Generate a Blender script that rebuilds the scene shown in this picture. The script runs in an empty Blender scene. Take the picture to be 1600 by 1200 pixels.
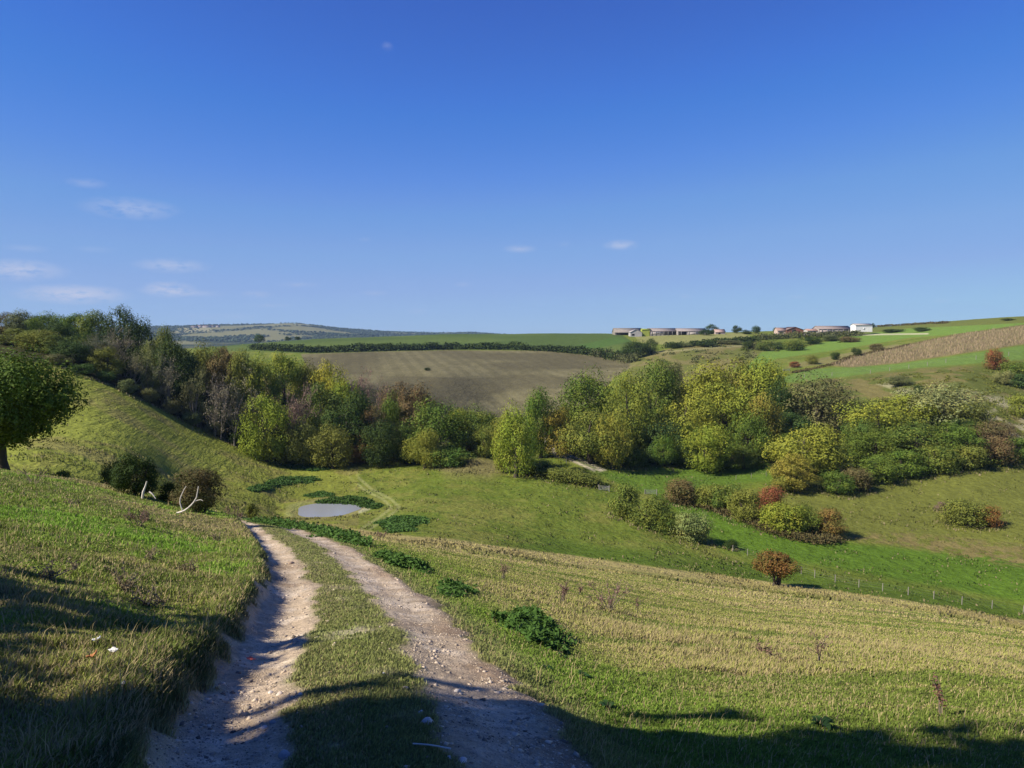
import bpy, math, random
import numpy as np
R = math.radians
col = bpy.context.scene.collection
sc = bpy.context.scene
# ------------------------------------------------------------------ camera
F = 1150.0; TILT = R(4.2)
cam_d = bpy.data.cameras.new('camera'); cam = bpy.data.objects.new('camera', cam_d); col.objects.link(cam)
cam.location = (0, 0, 0); cam.rotation_euler = (R(90) - TILT, 0, 0)
cam_d.sensor_width = 36; cam_d.lens = 36 * F / 1600; cam_d.clip_start = .05; cam_d.clip_end = 40000
sc.camera = cam
# ------------------------------------------------------------------ light
SUN_AZ, SUN_EL = R(110), R(40)            # azimuth measured from the view direction towards the left
SV = (-math.sin(SUN_AZ) * math.cos(SUN_EL), math.cos(SUN_AZ) * math.cos(SUN_EL), math.sin(SUN_EL))
w = bpy.data.worlds.new('World'); sc.world = w; w.use_nodes = True
nt = w.node_tree; nt.nodes.clear()
def N(t, ty, **k):
    n = t.nodes.new(ty)
    for a, b in k.items():
        setattr(n, a, b)
    return n
sky = N(nt, 'ShaderNodeTexSky', sky_type='NISHITA', sun_disc=False, sun_elevation=SUN_EL,
        sun_rotation=math.atan2(SV[0], SV[1]), altitude=0, air_density=.7, dust_density=0.0, ozone_density=6)
out = N(nt, 'ShaderNodeOutputWorld'); bg = N(nt, 'ShaderNodeBackground')
bg.inputs[1].default_value = .079
hsv = N(nt, 'ShaderNodeHueSaturation'); hsv.inputs['Saturation'].default_value = 1.2
nt.links.new(sky.outputs[0], hsv.inputs['Color'])
# camera response: the deep saturated blue of the picture
pre = N(nt, 'ShaderNodeVectorMath', operation='SCALE'); pre.inputs['Scale'].default_value = .15; nt.links.new(hsv.outputs[0], pre.inputs[0])
cv_ = N(nt, 'ShaderNodeRGBCurve'); nt.links.new(pre.outputs[0], cv_.inputs['Color'])
for ch, pts in ((0, [(0,0),(.023,.033),(.051,.060),(.100,.145),(.17,.21),(.30,.265),(.44,.30),(1,.42)]), (1, [(0,0),(.127,.098),(.216,.205),(.36,.335),(.5,.395),(.71,.435),(1,.55)]), (2, [(0,0),(.371,.455),(.546,.66),(.70,.74),(.855,.745),(1,.76)])):
    c_ = cv_.mapping.curves[ch]; c_.points[0].location = pts[0]; c_.points[1].location = pts[-1]
    for p_ in pts[1:-1]: c_.points.new(*p_)
    for p_ in c_.points: p_.handle_type = 'VECTOR'
cv_.mapping.update()
post = N(nt, 'ShaderNodeVectorMath', operation='SCALE'); post.inputs['Scale'].default_value = 1 / .12; nt.links.new(cv_.outputs[0], post.inputs[0])
# small fair-weather clouds low over the horizon, laid out by direction
tc = N(nt, 'ShaderNodeTexCoord'); sep = N(nt, 'ShaderNodeSeparateXYZ'); nt.links.new(tc.outputs['Generated'], sep.inputs[0])
def M(t, op, a, b=None, clamp=False):
    n = N(t, 'ShaderNodeMath', operation=op, use_clamp=clamp)
    for i, v in enumerate((a, b)):
        if v is None: continue
        if isinstance(v, (int, float)): n.inputs[i].default_value = v
        else: t.links.new(v, n.inputs[i])
    return n.outputs[0]
az = M(nt, 'ARCTAN2', sep.outputs[0], sep.outputs[1])
el = M(nt, 'ARCSINE', sep.outputs[2])
CLOUDS = [(115,460,75,15,.9),(262,452,40,13,.7),(268,415,55,12,.45),(205,326,70,17,.35),(400,460,24,7,.3),(465,445,34,5,.22),
          (812,389,28,7,.35),(970,383,30,9,.5),(880,381,12,4,.15),(585,458,24,5,.18),(722,444,16,5,.16),(30,422,60,16,.6),(135,286,28,8,.2),
          (650,486,20,6,.2),(40,388,30,6,.16),(1360,465,16,4,.18),(1470,470,14,4,.12),(300,458,50,6,.3),(605,72,10,8,.13),
          (340,494,60,6,.2),(150,390,30,5,.12),(1070,463,14,4,.12),(1010,484,30,4,.14),(570,374,12,4,.1),(420,477,40,4,.2),(1245,464,18,4,.14)]
nz = N(nt, 'ShaderNodeTexNoise'); nz.inputs['Scale'].default_value = 60; nz.inputs['Detail'].default_value = 6; nz.inputs['Roughness'].default_value=.65
mp = N(nt, 'ShaderNodeMapping'); mp.inputs['Scale'].default_value = (1, 1, 2.6)
nt.links.new(tc.outputs['Generated'], mp.inputs[0]); nt.links.new(mp.outputs[0], nz.inputs['Vector'])
acc = None
for (px, py, wx, wy, st) in CLOUDS:
    cx, cy = (px - 800) / F, -(py - 600) / F
    dx, dy, dz = cx, math.cos(TILT) + cy * math.sin(TILT), -math.sin(TILT) + cy * math.cos(TILT)
    a0 = math.atan2(dx, dy); e0 = math.atan2(dz, math.hypot(dx, dy))
    u = M(nt, 'DIVIDE', M(nt, 'SUBTRACT', az, a0), wx / F); v = M(nt, 'DIVIDE', M(nt, 'SUBTRACT', el, e0), wy / F)
    q = M(nt, 'SUBTRACT', 1.0, M(nt, 'SQRT', M(nt, 'ADD', M(nt, 'MULTIPLY', u, u), M(nt, 'MULTIPLY', v, v))), True)
    q = M(nt, 'MULTIPLY', q, st * .62)
    acc = q if acc is None else M(nt, 'ADD', acc, q)
cf = M(nt, 'MULTIPLY', M(nt, 'MULTIPLY', acc, M(nt, 'MULTIPLY', M(nt, 'SUBTRACT', nz.outputs[0], .34, True), 5.0, True)), 2.0, True)
mx = N(nt, 'ShaderNodeMix', data_type='RGBA'); nt.links.new(cf, mx.inputs[0])
nt.links.new(post.outputs[0], mx.inputs[6]); mx.inputs[7].default_value = (5.0, 5.3, 6.6, 1)
nt.links.new(mx.outputs[2], bg.inputs[0]); nt.links.new(bg.outputs[0], out.inputs[0])
sd = bpy.data.lights.new('sun', 'SUN'); sd.energy = 5.0; sd.angle = R(.53); sd.color = (1, .93, .80)
so = bpy.data.objects.new('sun', sd); col.objects.link(so)
from mathutils import Vector
so.rotation_euler = Vector(SV).to_track_quat('Z', 'Y').to_euler()
sc.view_settings.view_transform = 'Standard'; sc.view_settings.look = 'None'
sc.view_settings.exposure = .6; sc.view_settings.gamma = 1
sc.cycles.max_bounces = 5; sc.cycles.diffuse_bounces = 2; sc.cycles.transmission_bounces = 3; sc.cycles.transparent_max_bounces = 4
# ------------------------------------------------------------------ helpers
EYE = 1.65
def us(px, py):
    cx = (px - 800) / F; cy = -(py - 600) / F
    y = math.cos(TILT) + cy * math.sin(TILT)
    return cx / y, (-math.sin(TILT) + cy * math.cos(TILT)) / y
def P(px, py, d):
    u, s = us(px, py); return (u * d, d, s * d)
def proj(x, y, z):
    yc = y * math.cos(TILT) - z * math.sin(TILT); yc = np.where(yc < .05, .05, yc)
    zc = y * math.sin(TILT) + z * math.cos(TILT)
    return 800 + F * x / yc, 600 - F * zc / yc
def hsh(a, b, s=0):
    with np.errstate(over='ignore'):
        h = (a.astype(np.int64) * 374761393 + b.astype(np.int64) * 668265263 + s * 1442695041) & 0xFFFFFFFF
        h = ((h ^ (h >> 13)) * 1274126177) & 0xFFFFFFFF
        h = (h ^ (h >> 16)) & 0xFFFFFFFF
    return h / 4294967295.0
def vn(x, y, s=0):
    xi = np.floor(x); yi = np.floor(y); fx = x - xi; fy = y - yi
    fx = fx * fx * (3 - 2 * fx); fy = fy * fy * (3 - 2 * fy)
    a = hsh(xi, yi, s); b = hsh(xi + 1, yi, s); c = hsh(xi, yi + 1, s); d = hsh(xi + 1, yi + 1, s)
    return (a * (1 - fx) + b * fx) * (1 - fy) + (c * (1 - fx) + d * fx) * fy
def fbm(x, y, o=4, s=0):
    t = 0; a = .5; n = 0
    for i in range(o):
        t = t + a * vn(x * 2 ** i + 17.3 * i, y * 2 ** i - 9.1 * i, s + i); n += a; a *= .5
    return t / n
def sst(a, b, x):
    t = np.clip((x - a) / (b - a), 0, 1); return t * t * (3 - 2 * t)
def poly_sd(px, py, pts):
    pts = np.array(pts, float); n = len(pts); d = np.full(px.shape, 1e9); ins = np.zeros(px.shape, bool)
    for i in range(n):
        x1, y1 = pts[i]; x2, y2 = pts[(i + 1) % n]
        ex, ey = x2 - x1, y2 - y1; t = np.clip(((px - x1) * ex + (py - y1) * ey) / (ex * ex + ey * ey + 1e-9), 0, 1)
        d = np.minimum(d, np.hypot(px - x1 - t * ex, py - y1 - t * ey))
        if y1 != y2:
            c = ((y1 > py) != (y2 > py)) & (px < (x2 - x1) * (py - y1) / (y2 - y1) + x1); ins ^= c
    return np.where(ins, -d, d)
def line_d(px, py, pts):
    d = np.full(px.shape, 1e9)
    for (x1, y1), (x2, y2) in zip(pts[:-1], pts[1:]):
        ex, ey = x2 - x1, y2 - y1; t = np.clip(((px - x1) * ex + (py - y1) * ey) / (ex * ex + ey * ey + 1e-9), 0, 1)
        d = np.minimum(d, np.hypot(px - x1 - t * ex, py - y1 - t * ey))
    return d
# ------------------------------------------------------------------ terrain: control heights (picture column, row, metres ahead)
CP = [(370,1150,4.3),(770,1150,4.3),(455,950,10.2),(635,950,10.2),(425,850,21.6),(510,850,21.6),(375,811,38),(430,828,28),
 (1600,1200,6),(1200,1200,4.9),(1000,1100,7),(1500,1050,11),(800,950,14),(940,935,24),(1300,1000,20),(1200,950,38),(1600,1050,17),
 (1600,1000,34),(800,880,40),(1000,900,55),(1300,930,70),(1600,980,75),(620,850,60),(500,822,60),(600,832,110),(900,865,115),(1200,905,112),(1600,965,105),
 (0,1200,3.7),(200,1200,3.9),(0,1000,5.9),(300,1000,7.7),(0,900,8.6),(250,900,12),(350,900,13),(0,800,16),(200,830,18),(330,860,19),(200,790,27),(0,735,38),(100,748,38),(200,768,38),(300,793,38),
 (60,790,58),(200,805,62),(-100,740,55),(340,812,62),(420,822,75),
 (50,700,120),(200,700,146),(300,720,168),(400,760,163),(330,780,137),(60,735,104),(200,745,118),(100,640,165),(400,735,185),(300,760,150),(0,600,172),(0,640,158),(0,700,128),
 (100,570,190),(200,610,195),(300,660,205),(430,715,212),(540,718,215),(680,715,213),(0,545,196),
 (510,797,150),(440,800,148),(580,795,150),(510,775,166),(510,815,128),(650,760,172),(700,800,140),(640,815,125),(740,700,216),(800,722,205),(850,770,165),(1000,740,195),(1150,730,210),(1000,830,138),(1100,843,140),(1300,880,128),(1450,820,158),
 (1600,930,113),(1600,880,132),(1600,820,155),(1600,770,180),(1600,715,208),(1400,742,195),(1200,770,178),(1300,760,184),
 (1600,650,250),(1600,600,300),(1600,560,350),(1600,530,430),(1600,500,560),(1500,650,240),(1400,650,255),(1400,600,310),(1400,575,370),(1400,545,470),(1400,520,640),(1450,507,700),(1500,535,440),(1500,590,300),
 (1200,660,280),(1200,600,350),(1230,575,400),(1230,545,560),(1230,522,700),(1340,517,720),(1050,555,520),(1050,530,680),(1050,523,760),(960,523,780),
 (1300,560,440),(1100,575,430),(900,650,300),(840,680,235),(1000,620,330),(780,660,300),
 (780,635,390),(600,600,420),(700,590,450),(800,560,620),(700,548,720),(550,555,640),(950,570,560),(870,600,440),(700,522,1000),(850,521,950),(500,530,900),(420,538,820),(980,522,850),(450,547,720)]
CP = [P(*c) for c in CP]
def hid(px, d, z):
    u, s = us(px, 560); CP.append((u * d, d, z))
for px, d, z in [(0,60,-15),(100,60,-15.5),(0,76,-19),(100,76,-20.5),(200,76,-21),(0,90,-20),(150,94,-23),(-100,60,-13.5),(-100,80,-17.5),(150,232,-6),(300,262,-14),(450,282,-20),(550,300,-25),(650,285,-31),(200,400,-12),(0,250,-2),(400,380,-28),(0,500,-10),(250,700,-22),(-150,250,2),(-150,600,-10),
                 (300,1500,-45),(500,1500,-40),(700,1600,-35),(900,1500,-35),(1100,1300,-22),(1300,1300,-12),(1500,1200,-2),(1650,1200,0),(0,1500,-40),
                 (300,3000,-60),(500,3000,-60),(700,3000,-60),(900,3000,-60),(1200,3000,-50),(1600,3000,-50),(0,3000,-40),
                 (900,6000,-80),(1100,6000,-80),(1300,6000,-80),(1600,6000,-80),(900,9000,-100),(1600,9000,-100),
                 (360,9000,-60),(600,9000,-60),(0,9000,-60),(0,5000,0)]:
    hid(px, d, z)
for px, py, d in [(280,511,5200),(330,509,5200),(400,511,5000),(450,507,5000),(500,511,5000),(540,516,5200),(600,518,5600),(640,520,5800),(700,521,6200),(740,519,6200),(770,522,6200),
                  (300,522,4200),(400,521,4100),(500,522,4200),(200,512,5200)]:
    CP.append(P(px, py, d))
# nearest ground just in front of and beside the feet
for x, y, z in [(-105,120,-15),(-145,110,-11),(-112,142,-15),(-95,100,-17),(-155,150,-8),(0,1,-1.86),(-2,1,-2.05),(2,1,-2.25),(0,2.5,-2.15),(5,3,-3.1),(12,6,-5.4),(-6,3,-2.3),(-12,6,-2.5)]:
    CP.append((x, y, z))
cp = np.array(CP); th = np.arctan2(cp[:, 0], cp[:, 1]); rr = np.hypot(cp[:, 0], cp[:, 1]); gg = (cp[:, 2] + EYE) / rr
KT = 3.0
LR0, LR1 = math.log(.4), math.log(12000)
NT, NR = 361, 420
ext = []
for (t, r_, g) in zip(th, rr, gg):                     # carry the edge columns on past the frame
    if t < -.5 and r_ < 1500: ext.append((-1.15, r_, g + .02)); 
    if t > .5 and r_ < 1500: ext.append((1.15, r_, g - .02))
e = np.array(ext)
th = np.r_[th, e[:, 0]]; rr = np.r_[rr, e[:, 1]]; gg = np.r_[gg, e[:, 2]]
cx_, cy_ = th * KT, np.log(rr)
def tpsk(d2): return .5 * d2 * np.log(d2 + 1e-9)
n = len(cx_)
K = tpsk((cx_[:, None] - cx_) ** 2 + (cy_[:, None] - cy_) ** 2) + np.eye(n) * .0015
A = np.zeros((n + 3, n + 3)); A[:n, :n] = K; A[:n, n] = 1; A[:n, n + 1] = cx_; A[:n, n + 2] = cy_; A[n:, :n] = A[:n, n:].T
sol = np.linalg.solve(A, np.r_[gg, 0, 0, 0])
TG = np.linspace(-math.pi, math.pi, NT); LG = np.linspace(LR0, LR1, NR)
gx, gy = np.meshgrid(np.clip(TG, -1.2, 1.2) * KT, LG, indexing='ij')
G = np.zeros(gx.shape)
for i in range(0, NT, 20):
    a = gx[i:i + 20]; b = gy[i:i + 20]
    G[i:i + 20] = tpsk((a[..., None] - cx_) ** 2 + (b[..., None] - cy_) ** 2) @ sol[:n] + sol[n] + sol[n + 1] * a + sol[n + 2] * b
G = np.clip(G, -.6, .6)
back = sst(1.25, 2.6, np.abs(TG))[:, None]
G = G * (1 - back) + (.12 * np.exp(-np.exp(LG) / 150))[None, :] * back
def cr(p0, p1, p2, p3, t):
    return .5 * (2 * p1 + (p2 - p0) * t + (2 * p0 - 5 * p1 + 4 * p2 - p3) * t * t + (3 * p1 - p0 - 3 * p2 + p3) * t ** 3)
def base(x, y):
    x = np.asarray(x, float); y = np.asarray(y, float)
    t = np.arctan2(x, y); r_ = np.maximum(np.hypot(x, y), .01)
    ft = (t + math.pi) / (2 * math.pi) * (NT - 1); fr = np.clip((np.log(r_) - LR0) / (LR1 - LR0) * (NR - 1), 0, NR - 1.001)
    it = np.clip(np.floor(ft).astype(int), 0, NT - 2); ir = np.floor(fr).astype(int); a = ft - it; b = fr - ir
    rows = []
    for k in (-1, 0, 1, 2):
        ii = np.clip(it + k, 0, NT - 1)
        c = [G[ii, np.clip(ir + m, 0, NR - 1)] for m in (-1, 0, 1, 2)]
        rows.append(cr(*c, b))
    return -EYE + cr(*rows, a) * r_
def cast(px, py, d0, f=None, lo=.75, hi=1.35):
    """ground point seen at (px,py), looked for near distance d0"""
    f = f or base
    u, s = us(px, py); d = np.linspace(d0 * lo, d0 * hi, 400)
    e = f(u * d, d) - s * d; k = np.nonzero(np.sign(e[:-1]) != np.sign(e[1:]))[0]
    if len(k) == 0: d1 = d[np.argmin(np.abs(e))]
    else:
        k = k[np.argmin(np.abs(d[k] - d0))]; d1 = d[k] + (d[k + 1] - d[k]) * e[k] / (e[k] - e[k + 1])
    return u * d1, d1, float(f(np.array([u * d1]), np.array([d1]))[0])
# track centre line, between the two ruts
RUTS = [((335,1240,3.2),(845,1240,3.2)),((370,1150,4.3),(775,1150,4.3)),((420,1040,6.6),(700,1040,6.6)),((455,950,10.2),(634,950,10.2)),((452,895,14),(575,895,14)),((428,850,21.6),(512,850,21.6)),((400,828,28),(462,830,28)),((372,815,35),(415,816,36))]
TR = [(.2, -3.5), (-.15, .5)]
for l, r_ in RUTS:
    a = cast(*l); b = cast(*r_); TR.append(((a[0] + b[0]) / 2, (a[1] + b[1]) / 2)); 
TR += [(-20, 43), (-27, 46), (-36, 48)]
TR = np.array(TR)
def smooth_line(p, n):
    p = np.asarray(p, float); s = np.r_[0, np.cumsum(np.hypot(*np.diff(p[:, :2], axis=0).T))]; q = np.linspace(0, s[-1], n)
    k = np.clip(np.searchsorted(s, q, side='right') - 1, 0, len(p) - 2); t = ((q - s[k]) / (s[k + 1] - s[k]))[:, None]
    g = lambda i: p[np.clip(i, 0, len(p) - 1)]
    return cr(g(k - 1), g(k), g(k + 1), g(k + 2), t)
TRL = smooth_line(TR, 90)
def track(x, y):
    x = np.asarray(x, float); y = np.asarray(y, float)
    lat = np.full(x.shape, 1e3); best = np.full(x.shape, 1e9); al = np.zeros(x.shape); m = (np.hypot(x, y) < 75)
    X, Y = x[m], y[m]; B = best[m]; L = lat[m]; S = al[m]
    acc = 0
    for (x1, y1), (x2, y2) in zip(TRL[:-1], TRL[1:]):
        ex, ey = x2 - x1, y2 - y1; ll = math.hypot(ex, ey); t = np.clip(((X - x1) * ex + (Y - y1) * ey) / (ll * ll), 0, 1)
        dx, dy = X - x1 - t * ex, Y - y1 - t * ey; d = np.hypot(dx, dy); k = d < B
        B = np.where(k, d, B); L = np.where(k, np.sign(ex * -dy + ey * dx) * d, L); S = np.where(k, acc + t * ll, S); acc += ll
    lat[m] = L; al[m] = S
    return lat, al                                   # lat > 0: right of the track
PX, PY, PZ = cast(512, 795.5, 152)
PZ -= .05
PRW = 6.4
def pond_r(x, y):
    a = np.arctan2(y - PY, x - PX)
    return np.hypot(x - PX, (y - PY)) / (1 + .05 * np.sin(3 * a + 1) + .04 * np.sin(5 * a))
def height(x, y, tl=None):
    x = np.asarray(x, float); y = np.asarray(y, float)
    z = base(x, y); r_ = np.hypot(x, y)
    lat, al = tl if tl is not None else track(x, y)
    near = np.exp(-(r_ / 70) ** 2)
    wob = (fbm(x * .9, y * .9, 3, 5) - .5) * .2 + (fbm(x * 3.1, y * 3.1, 2, 6) - .5) * .12
    L = -lat + wob
    bh = (.15 + .14 * fbm(al * .35, al * 0, 2, 9)) * np.where(lat < 900, 1, 0) * sst(52, 34, r_)
    ns = .30 * sst(10, 5, al); z = z + bh * sst(1.12, 1.42, L + ns) * np.exp(-np.clip(L - 1.5, 0, 99) / 5)
    trk = sst(1.6, 1.1, np.abs(lat))
    z = z - .075 * (np.exp(-((lat + .84 - ns * .6) / .28) ** 2) + np.exp(-((lat - .88) / .38) ** 2)) + .035 * trk * (fbm(x * 2.2, y * 2.2, 4, 3) - .5) + .022 * trk * near * (fbm(x * 11, y * 11, 3, 4) - .5)
    z = z - .12 * sst(1.2, 1.9, lat) * np.exp(-np.clip(lat - 1.9, 0, 99) / 4)
    g = 1 - trk
    z = z + g * near * (.16 * (fbm(x * .8, y * .8, 3, 11) - .5) + .10 * (fbm(x * 3.3, y * 3.3, 3, 12) - .5))
    far = sst(45, 90, r_) * sst(6000, 2500, r_)
    z = z + far * (.9 * (fbm(x / 22, y / 22, 4, 21) - .5) + .25 * (fbm(x / 4, y / 4, 3, 22) - .5))
    z = z + sst(2500, 4200, r_) * 26 * (fbm(x / 420, y / 300, 5, 31) - .5)
    pr = pond_r(x, y)
    bowl = PZ + np.where(pr < 8.2, (pr - PRW) * .12, .19 + (pr - 8.2) * .03)
    k = sst(13, 9.5, pr)
    z = z * (1 - k) + bowl * k
    return z
def hz(x, y): return float(height(np.array([x]), np.array([y]))[0])
def hcast(px, py, d0, **k): return cast(px, py, d0, f=height, **k)
# ------------------------------------------------------------------ ground colours (what each patch of land is covered with)
def mixc(c, m, k):
    return c * (1 - m[:, None]) + np.array(k)[None, :] * m[:, None] if np.ndim(k) == 1 else c * (1 - m[:, None]) + k * m[:, None]
VALLEY_EDGE = [(380,812),(450,812),(520,818),(600,832),(700,842),(900,868),(1200,908),(1400,935),(1600,968),(1900,1015)]
FIELD = [(470,553),(560,550),(700,547),(850,548),(935,556),(1000,566),(960,590),(900,660),(760,700),(600,640),(480,575)]
BRIGHT = [(1150,590),(1215,560),(1300,548),(1420,528),(1700,505),(1700,498),(1420,512),(1330,524),(1260,542),(1190,550)]
STAKES = [(1290,571),(1340,556),(1420,539),(1500,522),(1700,496),(1700,531),(1600,538),(1500,553),(1400,568),(1330,574)]
LOWBRIGHT = [(1200,600),(1260,576),(1330,574),(1400,569),(1500,555),(1600,540),(1700,532),(1700,555),(1600,562),(1400,578),(1330,588),(1230,598)]
def zones(x, y, z, tl):
    px, py = proj(x, y, z); r_ = np.hypot(x, y); lat, al = tl
    a = np.arctan2(x, y); px = np.where(np.abs(a) > 1.2, np.where(x > 0, 4000, -3000), px)
    wn = (fbm(x / 3 + 5, y / 3, 4, 41) - .5); wf = (fbm(x / 14, y / 14 + 3, 4, 42) - .5)
    n1 = fbm(x / 9, y / 9, 5, 43); n2 = fbm(x / 1.3, y / 1.3, 4, 44); n3 = fbm(x / 35, y / 35, 3, 45); nn = fbm(x * 2.7, y * 2.7, 4, 46)
    c = np.tile(np.array([.150, .170, .040]), (len(x), 1))
    c = mixc(c, sst(.45, .7, n1), (.205, .195, .062)); c = mixc(c, sst(.5, .72, n2) * .5, (.085, .13, .025))
    dry = np.zeros(len(x))
    def Z(poly, lo, hi, soft=4, warp=6):
        s = poly_sd(px + wf * warp * 2, py + wf * warp, poly)
        return sst(soft, -soft, s) * ((y > lo) & (y < hi))
    # near right-hand slope: tall dry grass mixed with green
    edge_y = np.interp(px, [p[0] for p in VALLEY_EDGE], [p[1] for p in VALLEY_EDGE])
    near = (y < 135) & (y > .3) & (lat > 0) & (r_ < 220)
    slope = sst(-3, 4, py - edge_y + wn * 4) * near
    slope = np.where((r_ < 60) & (lat > 0), 1.0, slope); slope = np.where(py < 700, 0, slope)
    gm = sst(6.5, 2.2, lat + (n1 - .5) * 7) * (r_ < 70)
    straw = np.array([.33, .27, .115]); mead = np.array([.24, .225, .07])
    sc_ = mead[None, :] * (1 - sst(.42, .62, n1)[:, None]) + straw[None, :] * sst(.42, .62, n1)[:, None]
    streak = fbm(x / 9 + y * .02, y / 1.1 - x * .25, 4, 47)
    sc_ = mixc(sc_, sst(.50, .66, streak) * .85, (.125, .15, .035)); sc_ = mixc(sc_, gm, (.14, .185, .035))
    c = mixc(c, slope, sc_); dry = np.where(slope > .5, np.clip(.4 + 1.4 * (n1 - .38) - gm - .5 * sst(.52, .7, streak), 0, 1), dry)
    strip = slope * sst(20, 6, py - edge_y) * sst(-1, 4, py - edge_y) * (r_ > 55)
    c = mixc(c, strip, (.33, .27, .12))
    # valley floor
    vf = (py < edge_y) & (y > 70) & (y < 240)
    dk = vf * sst(34, 10, edge_y - py) * sst(780, 860, px + wn * 30); c = mixc(c, dk * .8, (.10, .145, .028))
    c = mixc(c, Z([(1130,858),(1300,885),(1420,910),(1700,958),(1900,985),(1900,900),(1500,862),(1330,848),(1200,828),(1110,795),(1040,765),(1000,762),(1060,800)], 70, 200, 6, 10), (.105, .165, .028))
    c = mixc(c, Z([(925,735),(1000,735),(1200,722),(1215,750),(1080,765),(985,768)], 120, 260, 5, 6), (.115, .17, .035))
    c = mixc(c, Z([(1200,772),(1350,762),(1600,712),(1800,690),(1800,900),(1500,862),(1340,845),(1300,830)], 120, 300, 5, 8) , (.165, .16, .05))
    c = mixc(c, Z([(1290,838),(1400,850),(1560,880),(1800,900),(1800,860),(1560,850),(1400,830)], 100, 200, 6, 14) * sst(.4, .6, n2), (.235, .18, .085))
    c = mixc(c, Z([(690,720),(740,705),(800,730),(770,750),(700,745)], 120, 300, 12, 14) * .8, (.235, .185, .10))
    for (ex, ey) in ((-.16, 0), (.16, 0)):        # two faint wheel lines past the pond
        ln = [(548,722),(552,745),(575,765),(605,780),(618,793),(600,808),(572,826)]
        d = line_d(px + ex * 40, py, ln); c = mixc(c, sst(3.4, .8, d) * ((y > 95) & (y < 225)) * .6, (.34, .31, .18))
    c = mixc(c, Z([(528,716),(555,716),(562,724),(535,724)], 190, 240, 2, 2), (.42, .34, .24))
    pr = pond_r(x, y) + wn * 1.4
    c = mixc(c, sst(9.6, 8.6, pr), (.40, .36, .27)); c = mixc(c, sst(7.4, 6.3, pr), (.20, .16, .09))
    # left hillside
    lh = ((px < 560) & (y > 62) & (y < 216)); c = mixc(c, lh * .7, (.235, .225, .06))
    c = mixc(c, lh * sst(.5, .7, n1) * .6, (.23, .19, .08))
    # near left bank
    nl = (lat < 0) & (r_ < 62); c = mixc(c, nl * sst(.42, .6, n2) * .7, (.20, .25, .055)); c = mixc(c, nl * sst(.5, .66, n1) * .8, (.27, .225, .10)); pt = fbm(x / 2.6 + 7, y / 2.6, 4, 48); c = mixc(c, nl * sst(.56, .66, pt) * .8, (.13, .135, .045)); c = mixc(c, nl * sst(.46, .34, pt) * .7, (.16, .25, .04)); dry = np.where(nl > 0, np.clip(.15 + sst(.5, .66, n1) * .6 - sst(.44, .34, pt), 0, 1), dry)
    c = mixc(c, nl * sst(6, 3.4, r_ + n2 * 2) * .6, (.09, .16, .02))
    # wooded floors are bare earth and litter
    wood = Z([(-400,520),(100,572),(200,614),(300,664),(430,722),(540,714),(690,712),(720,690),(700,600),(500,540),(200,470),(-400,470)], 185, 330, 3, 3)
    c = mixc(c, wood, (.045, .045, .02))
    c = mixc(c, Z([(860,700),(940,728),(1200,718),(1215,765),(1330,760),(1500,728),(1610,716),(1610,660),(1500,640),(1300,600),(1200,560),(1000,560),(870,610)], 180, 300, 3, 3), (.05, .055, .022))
    # brown field and far fields
    f = Z(FIELD, 330, 800, 1.5, 0); shade_band = fbm(px * .006 + 3, py * .055, 3, 51)  # broad dark bands paint undulation and cloud shade into the field colour
    fc = np.array([.155, .137, .078])[None, :] * (.86 + .28 * n3)[:, None]; fc = fc * (.93 + .07 * np.sign(np.sin(x * .55 + y * .12)))[:, None] * (.85 + .3 * fbm(x / 5, y / 9, 4, 57))[:, None]; fc = mixc(fc, sst(.44, .62, shade_band) * .7, (.085, .074, .045)); c = mixc(c, f, fc)
    up = Z([(300,545),(470,552),(700,546),(850,547),(935,555),(1010,548),(970,522),(700,518),(400,520),(300,530)], 600, 1500, 1, 0)
    c = mixc(c, up, (.085, .12, .038)); c = mixc(c, up * sst(.45, .6, fbm(px * .004, py * .09, 3, 52)), (.115, .15, .045))
    c = mixc(c, Z([(925,546),(985,533),(965,526),(900,540)], 600, 1300, 1, 0), (.085, .14, .04))
    c = mixc(c, Z([(985,520),(1160,520),(1180,529),(1130,536),(1060,541),(1000,535)], 560, 1000, 1, 0), (.26, .235, .12))
    sl = Z([(985,566),(1010,556),(1060,541),(1200,533),(1240,540),(1190,562),(1150,600),(980,600)], 330, 700, 2, 2)
    c = mixc(c, sl, (.155, .15, .055)); c = mixc(c, sl * sst(.45, .65, fbm(px*.05, py*.12, 4, 53)), (.22, .18, .085))
    c = mixc(c, sst(2.2, .5, line_d(px, py, [(1020,551),(1120,543),(1180,539)])) * (y > 400) * .8, (.30, .26, .15))
    c = mixc(c, Z(BRIGHT, 300, 900, 1.2, 0), (.165, .235, .062)); c = mixc(c, Z(LOWBRIGHT, 250, 620, 1.2, 0), (.15, .21, .065))
    c = mixc(c, Z([(1330,524),(1420,513),(1700,500),(1700,490),(1500,498),(1340,513)], 480, 900, 1, 0), (.15, .155, .05))
    c = mixc(c, sst(1.6, .6, line_d(px, py, [(1330,523.5),(1380,522.5),(1450,521.5)])) * (y > 450), (.50, .45, .36))
    st = Z(STAKES, 250, 700, 1.0, 0); c = mixc(c, st, (.24, .19, .105))
    c = mixc(c, sst(1.8, .6, line_d(px, py, [(1235,582),(1300,570),(1340,556),(1420,538),(1500,522),(1600,508)])) * (y > 300) * .8, (.16, .12, .06))
    c = mixc(c, Z([(1225,576),(1300,568),(1370,552),(1420,540),(1400,538),(1330,550),(1240,568)], 300, 640, 1, 0) * .8, (.26, .215, .11))
    hs = Z([(1230,600),(1330,589),(1400,580),(1600,563),(1800,552),(1800,700),(1600,690),(1480,650),(1300,620)], 200, 420, 4, 5)
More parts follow.
